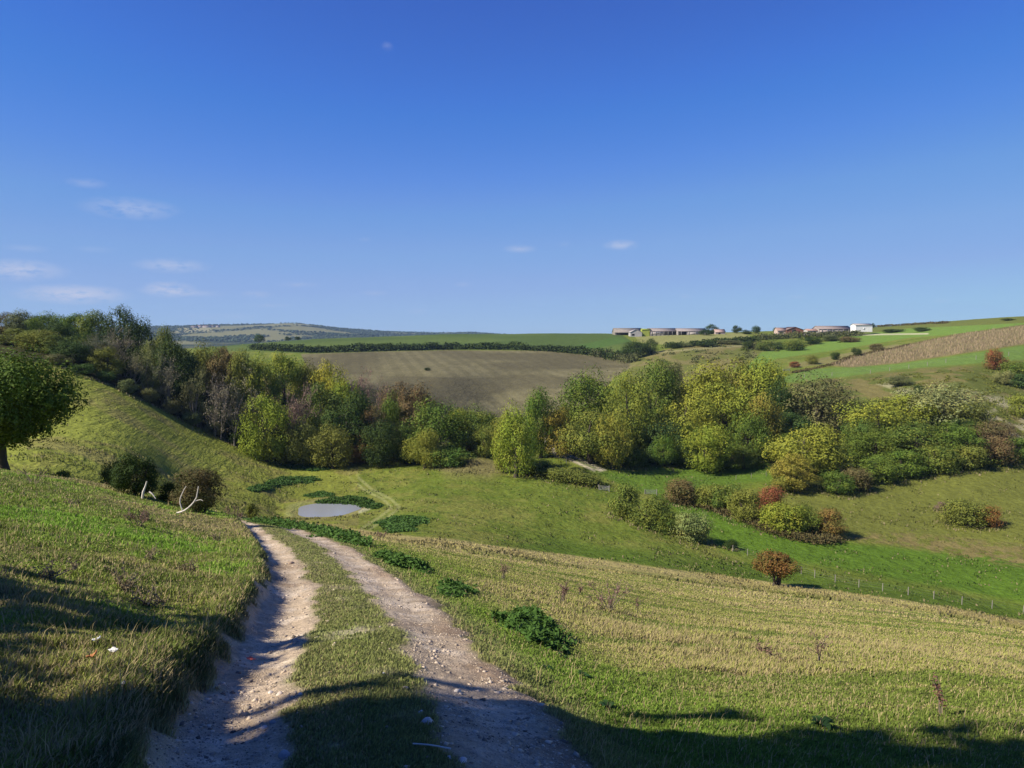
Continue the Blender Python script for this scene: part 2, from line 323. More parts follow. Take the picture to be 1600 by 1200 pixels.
    c = mixc(c, hs, (.125, .13, .045)); c = mixc(c, hs * sst(.48, .62, fbm(x / 6, y / 12, 4, 54)), (.205, .165, .075))
    ch = fbm(x / 5, y / 9, 4, 55)
    c = mixc(c, Z([(1490,640),(1500,610),(1600,625),(1700,640),(1700,700),(1590,690)], 200, 350, 8, 8) * sst(.46, .58, ch), (.40, .34, .25))
    c = mixc(c, Z([(1370,600),(1385,598),(1430,612),(1410,615)], 200, 350, 2, 3), (.33, .29, .2))
    # far hills
    fh = sst(1900, 2200, y); wd = sst(.34, .46, fbm(x / 380, y / 520, 4, 61) ) ; cf_ = np.tile(np.array([.17, .16, .075]), (len(x), 1))
    cf_ = mixc(cf_, wd, (.035, .045, .02)); c = mixc(c, fh, cf_)
    c = mixc(c, Z([(270,520),(335,519),(325,510),(280,510)], 3000, 7000, 1, 0), (.24, .22, .12))
    gz = (kd_ := (np.maximum.reduce([f, up, st, wood, fh, slope]) < .5) & (c[:, 1] > .9 * c[:, 0]))[:, None]; c = np.where(gz, c * np.array([1.05, 1.09, .93]), c)
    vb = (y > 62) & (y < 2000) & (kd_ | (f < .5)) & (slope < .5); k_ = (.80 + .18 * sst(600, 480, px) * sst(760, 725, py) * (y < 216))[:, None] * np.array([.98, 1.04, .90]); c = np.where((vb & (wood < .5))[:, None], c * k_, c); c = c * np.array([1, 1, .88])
    # track
    wob = (nn - .5) * .34 + (fbm(x * .8, y * .8, 2, 62) - .5) * .3
    ns = .30 * sst(10, 5, al); rl = np.abs(lat + .84 - ns * .6) ; rr_ = np.abs(lat - .90)
    wl = np.interp(al, [0, 6, 9, 14, 26, 60], [.27, .29, .36, .38, .35, .30]); wr = np.interp(al, [0, 8, 14, 26, 60], [.42, .46, .48, .42, .36])
    rut = np.maximum(sst(wl + .12, wl - .1, rl + wob), sst(wr + .14, wr - .14, rr_ + wob * 1.3)) * (r_ < 75)
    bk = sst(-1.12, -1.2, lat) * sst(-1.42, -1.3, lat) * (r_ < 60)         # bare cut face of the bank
    ctr = np.exp(-(lat / .35) ** 2) * sst(.60, .80, fbm(x * 1.6 + 9, y * 2.6, 4, 63)) * .6 * (r_ < 60)
    tc_ = np.tile(np.array([.46, .355, .24]), (len(x), 1)); tc_ = mixc(tc_, sst(.42, .66, nn), (.58, .47, .34)); tc_ = mixc(tc_, sst(.45, .75, n2) * .7, (.29, .205, .13)); tc_ = mixc(tc_, sst(1.0, 1.3, lat + (n2 - .5) * .5) * .6, (.31, .215, .14))
    gmid = (np.abs(lat) < 1.5) & (r_ < 75); c = mixc(c, gmid * .75, (.13, .15, .035))
    halo = sst(.9, .3, np.minimum(rl - wl, rr_ - wr) + wob) * (r_ < 75) * (lat > -1.3); c = mixc(c, halo * .45, (.27, .22, .12))
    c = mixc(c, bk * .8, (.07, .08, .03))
    c = mixc(c, np.maximum(rut, ctr * .75), tc_)
    chalk = Z([(838,672),(852,672),(862,690),(872,702),(945,733),(930,737),(860,706),(842,695)], 170, 330, 2.2, 5) * sst(.30, .46, fbm(x / 1.6, y / 3, 4, 64))
    chm = chalk * sst(-.8, 1, np.minimum(np.abs((py - 705) - (px - 870) * .44) , 99) - 1.0)
    c = mixc(c, chalk * .9, (.50, .43, .33)); c = mixc(c, Z([(880,707),(935,732),(928,733),(876,710)], 170, 330, 1, 1) * .8, (.13, .16, .05))
    hard = np.maximum(rut, ctr * .75); green = 1 - hard
    kind = np.zeros(len(x), int)
    kind[rut > .55] = 1; kind[(chalk > .5)] = 2; kind[f > .5] = 3; kind[(up > .5)] = 4; kind[(st > .5)] = 5; kind[y > 2050] = 6
    return np.clip(c, .01, .8), dry, green, kind
# ------------------------------------------------------------------ materials
def newmat(name):
    m = bpy.data.materials.new(name); m.use_nodes = True; t = m.node_tree; t.nodes.clear()
    o = N(t, 'ShaderNodeOutputMaterial'); b = N(t, 'ShaderNodeBsdfPrincipled'); t.links.new(b.outputs[0], o.inputs[0])
    b.inputs['Roughness'].default_value = .9; b.inputs['Specular IOR Level'].default_value = .15
    return m, t, b, o
def noise(t, scale, detail=4, vec=None, rough=.6):
    n = N(t, 'ShaderNodeTexNoise'); n.inputs['Scale'].default_value = scale; n.inputs['Detail'].default_value = detail; n.inputs['Roughness'].default_value = rough
    if vec is not None: t.links.new(vec, n.inputs['Vector'])
    return n.outputs[0]
def mulcol(t, c, f):
    n = N(t, 'ShaderNodeVectorMath', operation='SCALE'); t.links.new(c, n.inputs[0]); t.links.new(f, n.inputs['Scale']); return n.outputs[0]
def rng_(t, v, a, b, c, d):
    n = N(t, 'ShaderNodeMapRange'); n.inputs[1].default_value = a; n.inputs[2].default_value = b; n.inputs[3].default_value = c; n.inputs[4].default_value = d
    t.links.new(v, n.inputs[0]); return n.outputs[0]
def ground_mat():
    m, t, b, o = newmat('ground'); at = N(t, 'ShaderNodeAttribute', attribute_name='col'); g = N(t, 'ShaderNodeNewGeometry'); p = g.outputs['Position']
    dist = N(t, 'ShaderNodeVectorMath', operation='LENGTH'); t.links.new(p, dist.inputs[0]); dv = dist.outputs['Value']
    n1 = noise(t, 9, 5, p); n2 = noise(t, .9, 5, p); n3 = noise(t, 60, 4, p)
    mpg = N(t, 'ShaderNodeMapping'); mpg.inputs['Scale'].default_value = (.11, .11, 1.5); t.links.new(p, mpg.inputs[0]); n4 = noise(t, 1.0, 5, mpg.outputs[0], .65)
    mpf = N(t, 'ShaderNodeMapping'); mpf.inputs['Scale'].default_value = (.35, .12, .12); t.links.new(p, mpf.inputs[0]); n5 = noise(t, 1.0, 6, mpf.outputs[0], .7)
    f = M(t, 'MULTIPLY', rng_(t, n1, .3, .7, .72, 1.25), rng_(t, n2, .3, .7, .8, 1.2)); f = M(t, 'MULTIPLY', f, rng_(t, n3, .3, .7, .8, 1.2)); f = M(t, 'MULTIPLY', f, rng_(t, n5, .3, .7, .84, 1.16))
    t.links.new(mulcol(t, at.outputs['Color'], f), b.inputs['Base Color'])
    # tussocks close by, sheep-terraces and tussocks further off
    kn = rng_(t, dv, 30, 70, 1, 0); kf = rng_(t, dv, 60, 90, 0, 1); kff = rng_(t, dv, 350, 900, 1, 0)
    kf = M(t, 'MULTIPLY', kf, kff)
    h = M(t, 'ADD', M(t, 'MULTIPLY', M(t, 'ADD', M(t, 'MULTIPLY', n1, .05), M(t, 'MULTIPLY', n3, .022)), kn), M(t, 'MULTIPLY', M(t, 'ADD', M(t, 'MULTIPLY', n4, 1.1), M(t, 'MULTIPLY', n2, .6)), kf))
    bp = N(t, 'ShaderNodeBump'); bp.inputs['Strength'].default_value = .8; bp.inputs['Distance'].default_value = 1.0; t.links.new(h, bp.inputs['Height']); t.links.new(bp.outputs[0], b.inputs['Normal'])
    b.inputs['Roughness'].default_value = 1; b.inputs['Specular IOR Level'].default_value = .05
    return m
GM = ground_mat()
def mesh_from(name, V, Fq, mat, parent=None, smooth=False, attrs=None, link=True):
    """V (n,3), Fq: (m,k) faces, or list of such arrays with different k"""
    me = bpy.data.meshes.new(name); Fs = Fq if isinstance(Fq, list) and np.ndim(Fq[0]) == 2 else [Fq]; Fs = [np.asarray(f, dtype=np.int32) for f in Fs if len(f)]
    V = np.asarray(V, dtype=np.float32)
    me.vertices.add(len(V)); me.vertices.foreach_set('co', V.ravel())
    tot = sum(f.size for f in Fs); nf = sum(len(f) for f in Fs)
    me.loops.add(tot); me.loops.foreach_set('vertex_index', np.concatenate([f.ravel() for f in Fs]))
    me.polygons.add(nf); ls = np.concatenate([np.full(len(f), f.shape[1], np.int32) for f in Fs])
    me.polygons.foreach_set('loop_start', np.r_[0, np.cumsum(ls)[:-1]].astype(np.int32)); me.polygons.foreach_set('loop_total', ls)
    if smooth: me.polygons.foreach_set('use_smooth', np.ones(nf, bool))
    for k, a in (attrs or {}).items():
        a = np.asarray(a, np.float32)
        if a.ndim == 2:
            at = me.color_attributes.new(k, 'FLOAT_COLOR', 'POINT'); at.data.foreach_set('color', np.c_[a, np.ones(len(a))].astype(np.float32).ravel())
        else:
            at = me.attributes.new(k, 'FLOAT', 'POINT'); at.data.foreach_set('value', a)
    me.update(calc_edges=True)
    if mat: me.materials.append(mat)
    if not link: return me
    o = bpy.data.objects.new(name, me); col.objects.link(o); o.parent = parent
    return o
def struct(o): o['kind'] = 'structure'; return o
def tag(o, label, cat, group=None, kind=None):
    o['label'] = label; o['category'] = cat
    if group: o['group'] = group
    if kind: o['kind'] = kind
    return o
# ------------------------------------------------------------------ terrain mesh
TH = np.r_[np.linspace(-math.pi, -.70, 60)[:-1], np.linspace(-.70, .70, 960), np.linspace(.70, math.pi, 60)[1:-1]]
LR = np.r_[np.linspace(math.log(.4), math.log(2), 24)[:-1], np.linspace(math.log(2), math.log(60), 330)[:-1], np.linspace(math.log(60), math.log(800), 430)[:-1], np.linspace(math.log(800), math.log(11500), 130)]
tt, ll = np.meshgrid(TH, LR, indexing='ij'); X = (np.exp(ll) * np.sin(tt)).ravel(); Y = (np.exp(ll) * np.cos(tt)).ravel()
TL = track(X, Y); Z_ = height(X, Y, TL)
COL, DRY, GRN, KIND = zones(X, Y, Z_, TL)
na, nr = len(TH), len(LR)
ia = np.arange(na)[:, None]; ir = np.arange(nr - 1)[None, :]; ib = (ia + 1) % na
q = np.stack([ia * nr + ir, ia * nr + ir + 1, ib * nr + ir + 1, ib * nr + ir], -1).reshape(-1, 4)[:, ::-1]
V = np.c_[X, Y, Z_]
fk = KIND[q[:, 0]]; pc = pond_r(X, Y)[q[:, 0]]
nrm = np.zeros_like(V)
a_ = V[q[:, 2]] - V[q[:, 0]]; b_ = V[q[:, 3]] - V[q[:, 1]]; fn = np.cross(a_, b_)
if fn[:, 2].mean() < 0: q = q[:, ::-1]; fn = -fn
for k in range(4):
    for j in range(3): nrm[:, j] += np.bincount(q[:, k], fn[:, j], minlength=len(V))
nrm /= np.linalg.norm(nrm, axis=1)[:, None]
for k, nm in ((0, 'ground'), (1, 'chalk_track'), (2, 'chalk_path'), (3, 'ploughed_field'), (4, 'far_green_field'), (5, 'stubble_field'), (6, 'distant_hills')):
    f = q[fk == k]
    if not len(f): continue
    us_, inv = np.unique(f, return_inverse=True)
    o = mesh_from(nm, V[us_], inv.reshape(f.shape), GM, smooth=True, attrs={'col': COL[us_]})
    try: o.data.normals_split_custom_set_from_vertices(nrm[us_].astype(np.float32))   # one smooth land, no shading seams where pieces meet
    except Exception as ex: print('normals', ex)
    struct(o)
# small cap under the feet closes the middle of the land sheet
cv = np.r_[V[np.arange(na) * nr], [[0, 0, float(height(np.array([0.]), np.array([.01]))[0])]]]
o = mesh_from('ground', cv, np.c_[np.arange(na), (np.arange(na) + 1) % na, np.full(na, na)][:, ::-1], GM, attrs={'col': np.tile([.1, .14, .03], (na + 1, 1))}); struct(o)
# pond water
wm, t, b, o_ = newmat('pond_water'); b.inputs['Base Color'].default_value = (.27, .28, .29, 1); b.inputs['Roughness'].default_value = .06; b.inputs['Specular IOR Level'].default_value = .5
bp = N(t, 'ShaderNodeBump'); bp.inputs['Strength'].default_value = .25; bp.inputs['Distance'].default_value = .02; g = N(t, 'ShaderNodeNewGeometry')
t.links.new(noise(t, 3, 3, g.outputs['Position']), bp.inputs['Height']); t.links.new(bp.outputs[0], b.inputs['Normal'])
an = np.linspace(0, 2 * math.pi, 96, endpoint=False); rw = 6.9 * (1 + .05 * np.sin(3 * an + 1) + .04 * np.sin(5 * an))
struct(mesh_from('pond', np.r_[np.c_[PX + rw * np.cos(an), PY + rw * np.sin(an), np.full(96, PZ)], [[PX, PY, PZ]]], np.c_[np.arange(96), (np.arange(96) + 1) % 96, np.full(96, 96)], wm))
# ------------------------------------------------------------------ plants: materials
def leaf_mat(name='foliage', scale=3.0):
    m, t, b, o = newmat(name)
    oi = N(t, 'ShaderNodeObjectInfo'); a2 = N(t, 'ShaderNodeAttribute', attribute_type='OBJECT', attribute_name='tint2'); amt = N(t, 'ShaderNodeAttribute', attribute_type='OBJECT', attribute_name='mixamt')
    rv = N(t, 'ShaderNodeAttribute', attribute_name='rnd'); tcn = N(t, 'ShaderNodeTexCoord')
    ad = N(t, 'ShaderNodeVectorMath', operation='ADD'); t.links.new(tcn.outputs['Object'], ad.inputs[0]); t.links.new(oi.outputs['Random'], ad.inputs[1])
    nz_ = noise(t, scale, 3, ad.outputs[0]); k = M(t, 'ADD', M(t, 'MULTIPLY', M(t, 'SUBTRACT', nz_, .5), 3.2), M(t, 'SUBTRACT', M(t, 'MULTIPLY', amt.outputs['Fac'], 1.6), .3))
    k = M(t, 'ADD', k, M(t, 'MULTIPLY', M(t, 'SUBTRACT', rv.outputs['Fac'], .5), .8), True)
    mm = N(t, 'ShaderNodeMix', data_type='RGBA'); t.links.new(k, mm.inputs[0]); t.links.new(oi.outputs['Color'], mm.inputs[6]); t.links.new(a2.outputs['Color'], mm.inputs[7])
    c = mulcol(t, mm.outputs[2], rng_(t, rv.outputs['Fac'], 0, 1, .8, 1.2))
    t.links.new(c, b.inputs['Base Color']); b.inputs['Roughness'].default_value = .7; b.inputs['Specular IOR Level'].default_value = .1
    tr = N(t, 'ShaderNodeBsdfTranslucent'); t.links.new(c, tr.inputs[0]); mx_ = N(t, 'ShaderNodeMixShader'); mx_.inputs[0].default_value = .14
    t.links.new(b.outputs[0], mx_.inputs[1]); t.links.new(tr.outputs[0], mx_.inputs[2]); t.links.new(mx_.outputs[0], o.inputs[0])
    return m
LM = leaf_mat()
def plain(name, c, rough=.9, var=.25, scale=6, bump=0):
    m, t, b, o = newmat(name); tcn = N(t, 'ShaderNodeTexCoord'); nz_ = noise(t, scale, 5, tcn.outputs['Object'])
    rgb = N(t, 'ShaderNodeRGB'); rgb.outputs[0].default_value = (*c, 1); t.links.new(mulcol(t, rgb.outputs[0], rng_(t, nz_, .3, .7, 1 - var, 1 + var)), b.inputs['Base Color']); b.inputs['Roughness'].default_value = rough
    if bump:
        bp = N(t, 'ShaderNodeBump'); bp.inputs['Strength'].default_value = .6; bp.inputs['Distance'].default_value = bump; t.links.new(nz_, bp.inputs['Height']); t.links.new(bp.outputs[0], b.inputs['Normal'])
    return m
BARK = plain('bark', (.075, .06, .045), bump=.03); PALEBARK = plain('pale_bark', (.19, .165, .13), bump=.02); TWIG = plain('twig', (.17, .14, .105), var=.35, scale=3)
# ------------------------------------------------------------------ plants: meshes (unit size: 1 wide, 1 high, standing on the origin)
def unit(v): return v / (np.linalg.norm(v, axis=-1, keepdims=True) + 1e-9)
def leaves(C, Nn, size, rg, aspect=1.6):
    n = len(C); size = np.broadcast_to(size, (n,))[:, None]
    a = unit(np.cross(Nn, rg.normal(size=(n, 3)))); b = np.cross(Nn, a)
    k = size * (.7 + .6 * rg.random((n, 1)))
    V_ = np.stack([C - a * k * aspect * .5, C - b * k * .42 + Nn * k * .12, C + a * k * aspect * .5, C + b * k * .42 + Nn * k * .12], 1).reshape(-1, 3)
    return V_, np.arange(4 * n).reshape(-1, 4), np.repeat(rg.random(n), 4)
def crown(seed, nl=3600, lobes=34, size=.034, z0=.12, top=1.0, sq=.82, lumpy=.13, open_=0.0, taper=0.0):
    """foliage spread over many small boughs, each a flattened clump with its own droop"""
    rg = np.random.default_rng(seed); C = []; Nn = []; S = []
    zc = (z0 + top) / 2; hz_ = (top - z0) / 2
    d = unit(rg.normal(size=(lobes, 3))); rad = .62 + .38 * rg.random((lobes, 1)) ** .6
    lc = d * rad; 
    lc[:, 2] = np.where(lc[:, 2] < -.75, -.75, lc[:, 2])
    w_ = 1 - taper * np.clip(lc[:, 2:3], 0, 1)
    lr = lumpy * (.7 + .8 * rg.random(lobes))
    L = np.c_[lc[:, :2] * (.5 - lumpy * .75) * w_, zc + lc[:, 2] * (hz_ - lumpy * .8)]
    per = np.maximum((nl * lr ** 2 / (lr ** 2).sum()).astype(int), 8)
    for i in range(lobes):
        m_ = per[i]; u_ = unit(rg.normal(size=(m_, 3))); r_ = lr[i] * (.66 + .40 * rg.random((m_, 1)) ** .5)
        k_ = 1 + .35 * np.sin(u_[:, :1] * 7 + seed + i) * np.sin(u_[:, 1:2] * 6 + i)
        p_ = L[i] + u_ * r_ * k_ * np.array([1, 1, sq])
        C.append(p_); Nn.append(unit(u_ * 1.3 + np.array([0, 0, .25]) + rg.normal(size=(m_, 3)) * .4))
    # loose twigs that break the outline
    m_ = int(nl * .06); u_ = unit(rg.normal(size=(m_, 3))); pick = rg.integers(0, lobes, m_)
    C.append(L[pick] + u_ * lr[pick][:, None] * (1.0 + .22 * rg.random((m_, 1)))); Nn.append(unit(rg.normal(size=(m_, 3)) + [0, 0, .4]))
    C = np.concatenate(C); Nn = np.concatenate(Nn); keep = C[:, 2] > .02
    if open_: keep &= vn(C[:, 0] * 9 + seed, C[:, 2] * 9 + C[:, 1] * 5, seed) > open_
    V_, F_, rn = leaves(C[keep], Nn[keep], size, rg)
    return V_, F_, rn, L
def tube(pts, rad, k=6):
    pts = np.asarray(pts, float); n = len(pts); rad = np.broadcast_to(rad, (n,)); t = np.gradient(pts, axis=0); t = unit(t)
    ref = np.array([1., 0, 0]) if abs(t[0, 0]) < .8 else np.array([0, 1., 0]); a = unit(np.cross(t, ref)); b = np.cross(t, a)
    an = np.linspace(0, 2 * math.pi, k, endpoint=False)
    V_ = (pts[:, None] + rad[:, None, None] * (a[:, None] * np.cos(an)[None, :, None] + b[:, None] * np.sin(an)[None, :, None])).reshape(-1, 3)
    i = np.arange(n - 1)[:, None] * k; j = np.arange(k)[None]; jn = (j + 1) % k
    F_ = np.stack([i + j, i + jn, i + k + jn, i + k + j], -1).reshape(-1, 4)
    return V_, F_
def join(parts):
    V_ = []; F_ = []; o_ = 0
    for v, f in parts: V_.append(v); F_.append(f + o_); o_ += len(v)
    return np.concatenate(V_), np.concatenate(F_)
def limbs(seed, L, r0=.035, nb=10, stems=1, z0=.1, bush=False):
    rg = np.random.default_rng(seed + 500); parts = []
    for s in range(stems):
        off = np.array([rg.normal() * .05, rg.normal() * .05]) * (stems > 1); tz = .62 + .15 * rg.random()
        zz = np.linspace(-.03, tz, 7); wv = np.cumsum(rg.normal(size=(7, 2)) * .012, axis=0) + off * (1 + 2.5 * zz[:, None]); wv[0] = off
        tr = np.c_[wv, zz]; rd = r0 / math.sqrt(stems) * (1.25 - .95 * zz / tz); rd[0] *= 1.35; parts.append(tube(tr, rd, 7))
        for b in rg.choice(len(L), min(nb, len(L)), replace=False):
            k_ = rg.integers(1 if bush else 2, 6); a = tr[k_]; e_ = L[b] * .92; mid = (a + e_) / 2 + np.array([0, 0, .03]) + rg.normal(size=3) * .02
            parts.append(tube([a, (a + mid) / 2 + [0, 0, .006], mid, e_], [rd[k_] * .5, rd[k_] * .38, rd[k_] * .25, rd[k_] * .1], 5))
    return join(parts)
def bare(seed, n=420, spread=.5, r0=.016):
    """half-bare ash or thorn: many thin upright boughs, each forking to fine twigs"""
    rg = np.random.default_rng(seed + 900); tr = []; tw = []; tips = []
    def grow(p, d, ln, r, lv):
        pts = [p]; dd = d
        for _ in range(3): dd = unit(dd + rg.normal(size=3) * .16 + [0, 0, .10]); pts.append(pts[-1] + dd * ln / 3)
        (tr if lv < 2 else tw).append(tube(pts, [r, r * .85, r * .7, r * .5], 4 if lv < 2 else 3))
        if lv >= 4: tips.append(pts[-1]); tips.append(pts[-2]); return
        for q_ in range(rg.integers(2, 4) + (lv == 0)):
            f = rg.integers(1, 4); grow(pts[f], unit(dd + rg.normal(size=3) * np.array([.55, .55, .3])), ln * (.62 + .2 * rg.random()), max(r * .55, .0028), lv + 1)
    for s in range(3): grow(np.array([rg.normal() * .07, rg.normal() * .07, -.02]), unit(np.array([rg.normal() * .2, rg.normal() * .2, 1])), .36, r0, 0)
    tips = np.array(tips); T = join(tr); W = join(tw); allv = np.concatenate([T[0], W[0]])
    mx_ = np.abs(allv[:, :2]).max() * 2; mz = allv[:, 2].max(); s_ = np.array([1 / mx_ * 1.0, 1 / mx_ * 1.0, 1 / mz])
    T = (T[0] * s_, T[1]); W = (W[0] * s_, W[1]); tips = tips * s_
    C = np.repeat(tips, 5, 0) + rg.normal(size=(len(tips) * 5, 3)) * .028
    V_, F_, rn = leaves(C, unit(rg.normal(size=C.shape)), .016, rg)
    return T, W, (V_, F_, rn)
MESH = {}
def build_meshes():
    for i in range(6):       # round or tall deciduous trees
        V_, F_, rn, L = crown(10 + i, nl=12500, lobes=[34, 44, 30, 38, 52, 32][i], lumpy=[.155, .135, .17, .145, .12, .16][i], size=.0185, z0=[-.04, -.06, .0, -.1, -.02, -.05][i], open_=[.0, .22, .12, .18, .28, .1][i], taper=[.0, .25, .1, .0, .35, .2][i])
        MESH['tree', i] = (mesh_from('crown', V_, F_, LM, attrs={'rnd': rn}, link=False), mesh_from('trunk', *limbs(i, L), BARK, link=False))
    for i in range(4):       # low thorn and scrub bushes
        V_, F_, rn, L = crown(30 + i, nl=7500, lobes=[30, 36, 26, 40][i], lumpy=[.19, .16, .2, .15][i], size=.027, z0=-.12, top=1, open_=.12, taper=[.0, .3, .1, .2][i])
        MESH['bush', i] = (mesh_from('foliage', V_, F_, LM, attrs={'rnd': rn}, link=False), mesh_from('stems', *limbs(40 + i, L, r0=.03, stems=3, nb=5, bush=True), BARK, link=False))
    for i in range(4):       # half-bare grey trees
        T, W, (V_, F_, rn) = bare(i)
        tw_v, tw_f = W; n0 = len(tw_v); q4 = F_ + n0
        MESH['bare', i] = (mesh_from('crown', np.r_[tw_v, V_], [tw_f, q4], LM, attrs={'rnd': np.r_[np.full(n0, .5), rn]}, link=False), mesh_from('trunk', *T, PALEBARK, link=False))
build_meshes()
def empty(name, loc): 
    o = bpy.data.objects.new(name, None); o.location = loc; o.empty_display_size = .3; col.objects.link(o); return o
COLS = dict(dark=((.034,.058,.013),(.06,.08,.015)), green=((.075,.12,.018),(.12,.145,.02)), mid=((.075,.115,.022),(.15,.16,.025)), olive=((.11,.13,.024),(.16,.16,.028)),
            ygreen=((.145,.185,.022),(.21,.205,.025)), yellow=((.23,.21,.025),(.34,.27,.03)), gold=((.19,.175,.028),(.13,.155,.025)), brown=((.12,.085,.035),(.085,.09,.03)),
            orange=((.20,.10,.03),(.11,.11,.025)), red=((.20,.065,.03),(.10,.085,.025)), grey=((.17,.15,.095),(.12,.115,.05)), purple=((.175,.125,.10),(.13,.105,.06)), pale=((.15,.165,.06),(.19,.18,.055)),
            bluegreen=((.048,.085,.022),(.08,.11,.025)), olgrey=((.115,.12,.045),(.085,.10,.03)))
rnd = random.Random(7)
def plant(kind, var, x, y, zt, wid, colr, label, cat, name, group=None, amt=.35, zb=None, depth=None, crown_z=None, deep=1.0):
    z = hz(x, y) if zb is None else zb
    h = zt - z if zt is not None else depth
    o = empty(name, (x, y, z)); tag(o, label, cat, group)
    cm, tm = MESH[kind, var]; c, c2 = COLS[colr]; c = [v * (1.15 if colr in ('dark', 'bluegreen') else 1.3 if colr in ('green', 'mid') else 1.5) for v in c]; c2 = [v * 1.35 for v in c2]
    parts = (('crown' if kind != 'bush' else 'foliage', cm), ('trunk' if kind != 'bush' else 'stems', tm))
    for nm, me in parts:
        p = bpy.data.objects.new(nm, me); col.objects.link(p); p.parent = o
        jit = [1 + rnd.uniform(-.1, .1) for _ in range(3)]
        p.color = (*[a * b for a, b in zip(c, jit)], 1); p['tint2'] = [float(v) for v in c2]; p['mixamt'] = float(amt)
    rot = rnd.uniform(0, 6.28) if depth is None or deep == 1 else 0
    o.rotation_euler = (rnd.uniform(-.03, .03), rnd.uniform(-.03, .03), rot); o.scale = (wid, wid * deep, h)
    return o, h
def at(px, d, pt, wpx):
    """picture column, metres ahead, picture row of the top, width in picture pixels -> world place, top height, width"""
    u, s = us(px, pt); return u * d, d, s * d, wpx / F * d
# ------------------------------------------------------------------ the left wood
G1 = 'trees of the wood on the left'
LW = [  # column, metres, top row, width, kind, colour, label
(8,250,487,52,'tree','brown','rusty brown round tree at the left end of the wood on the skyline'),
(32,246,483,42,'tree','olgrey','thin grey-green tree poking up beside the rusty tree on the skyline'),
(50,256,489,28,'tree','bluegreen','small dark green treetop between the rusty tree and the first bright dome'),
(78,236,486,54,'tree','green','bright green domed tree on the skyline above the lone foreground tree'),
(116,232,487,46,'tree','green','green tree just right of the bright green dome on the skyline'),
(150,230,482,58,'tree','mid','broad mid green tree left of the highest treetop of the wood'),
(188,226,476,52,'tree','dark','dark tree with the highest crown of the whole left wood'),
(216,224,495,48,'tree','dark','dark green tree stepping down right of the highest crown'),
(247,222,501,42,'tree','olive','olive brown tree on the falling skyline of the wood'),
(268,216,519,54,'tree','dark','dark green tree where the wood meets the distant hills'),
(28,206,512,62,'tree','olive','low olive tree below the rusty tree, behind the lone foreground tree'),
(60,202,514,62,'tree','olive','rounded olive tree in front of the bright green dome'),
(90,200,522,60,'tree','mid','mid green tree on the wood edge at the top of the grass slope'),
(113,196,530,54,'tree','bluegreen','dark green tree at the upper corner of the grass slope'),
(148,199,520,46,'bare','grey','pale half-bare tree near the upper corner of the grass slope'),
(184,206,506,72,'bare','grey','broad grey half-bare tree below the highest crown'),
(165,197,540,50,'tree','olive','olive underwood tree below the broad grey tree'),
(204,200,536,46,'bare','grey','slim grey bare tree below and right of the highest crown'),
(228,201,534,44,'bare','pale','pale bare trunked tree standing at the wood edge'),
(258,202,552,58,'bare','grey','grey-green thin tree below the dark tree near the skyline gap'),
(288,216,545,52,'tree','dark','dark tree just below the skyline gap to the distant hills'),
(322,240,531,56,'tree','olive','olive tree topping the wood right of the skyline gap'),
(350,238,538,52,'tree','brown','brownish olive treetop in the middle of the wood skyline'),
(304,203,570,62,'bare','olgrey','greenish thin tree right of the dark tree at mid slope'),
(338,203,583,66,'bare','grey','cluster of tall grey saplings above the lower grass slope'),
(366,205,572,80,'bare','grey','large grey-brown thicket tree with many upright twigs'),
(378,236,536,48,'tree','olive','olive treetop behind the large grey-brown thicket'),
(404,238,549,50,'tree','ygreen','yellow-green treetop left of the tall yellow-green dome'),
(442,245,546,66,'tree','ygreen','tall yellow-green dome at the top of the wood'),
(402,212,590,70,'bare','brown','brown-grey twiggy tree above the bright tree on the edge'),
(412,203,614,72,'tree','ygreen','bright yellow-green round tree on the lower edge of the left wood'),
(468,215,596,74,'bare','purple','purplish grey bare tree in the centre of the wood'),
(455,212,612,48,'bare','purple','mauve twiggy tree right of the bright round edge tree'),
(470,206,652,56,'tree','olive','low olive tree behind the two rounded hedge bushes'),
(503,226,592,64,'tree','mid','mid green tree under the golden tree'),
(484,250,560,56,'tree','olive','olive treetop left of the golden tree'),
(516,246,561,56,'tree','yellow','golden yellow treetop, the brightest of the left wood'),
(534,236,584,58,'tree','ygreen','yellow-green tree below and right of the golden treetop'),
(545,216,602,80,'tree','dark','large dark green tree at the heart of the lower wood'),
(520,204,658,62,'tree','olive','spreading olive tree low behind the brown hedge bush'),
(562,250,574,54,'bare','purple','purplish grey bare treetop right of the golden tree'),
(590,248,584,52,'bare','purple','greyish pink treetop on the falling right side of the wood'),
(622,245,594,54,'tree','brown','brown treetop against the ploughed field'),
(652,240,597,64,'tree','brown','rounded brown tree at the right shoulder of the left wood'),
(584,214,616,54,'bare','brown','brown twiggy tree above the tan hedge bush'),
(610,218,610,42,'tree','green','narrow green tree among the brown ones on the right'),
(640,218,622,58,'tree','brown','dull brown tree just left of the round green tree'),
(594,204,652,60,'tree','dark','dark tree in the shade above the tan hedge bush'),
(636,206,660,50,'tree','dark','shady dark tree tucked left of the round green tree'),
(680,208,621,88,'tree','green','big round green tree at the right end of the left wood'),
(664,198,664,56,'tree','gold','low golden-olive tree under the round green tree'),
(742,214,631,70,'tree','mid','mid green tree standing in the gap between the two woods'),
(716,218,634,44,'tree','ygreen','narrow yellow-green tree right of the round green tree'),
(758,206,662,40,'tree','olive','small olive tree at the foot of the gap between the woods'),
]
for i, (px, d, pt, wp, k, c, lab) in enumerate(LW):
    x, y, zt, wid = at(px, d, pt, wp); o, h = plant(k, i % (6 if k == 'tree' else 4), x, y, zt, wid * 1.18, c, lab, 'tree', 'broadleaf_tree' if k == 'tree' else 'half_bare_tree', G1, amt=rnd.uniform(.2, .5))
    if not 5 < h < 22: print('H?', px, d, round(h, 1))
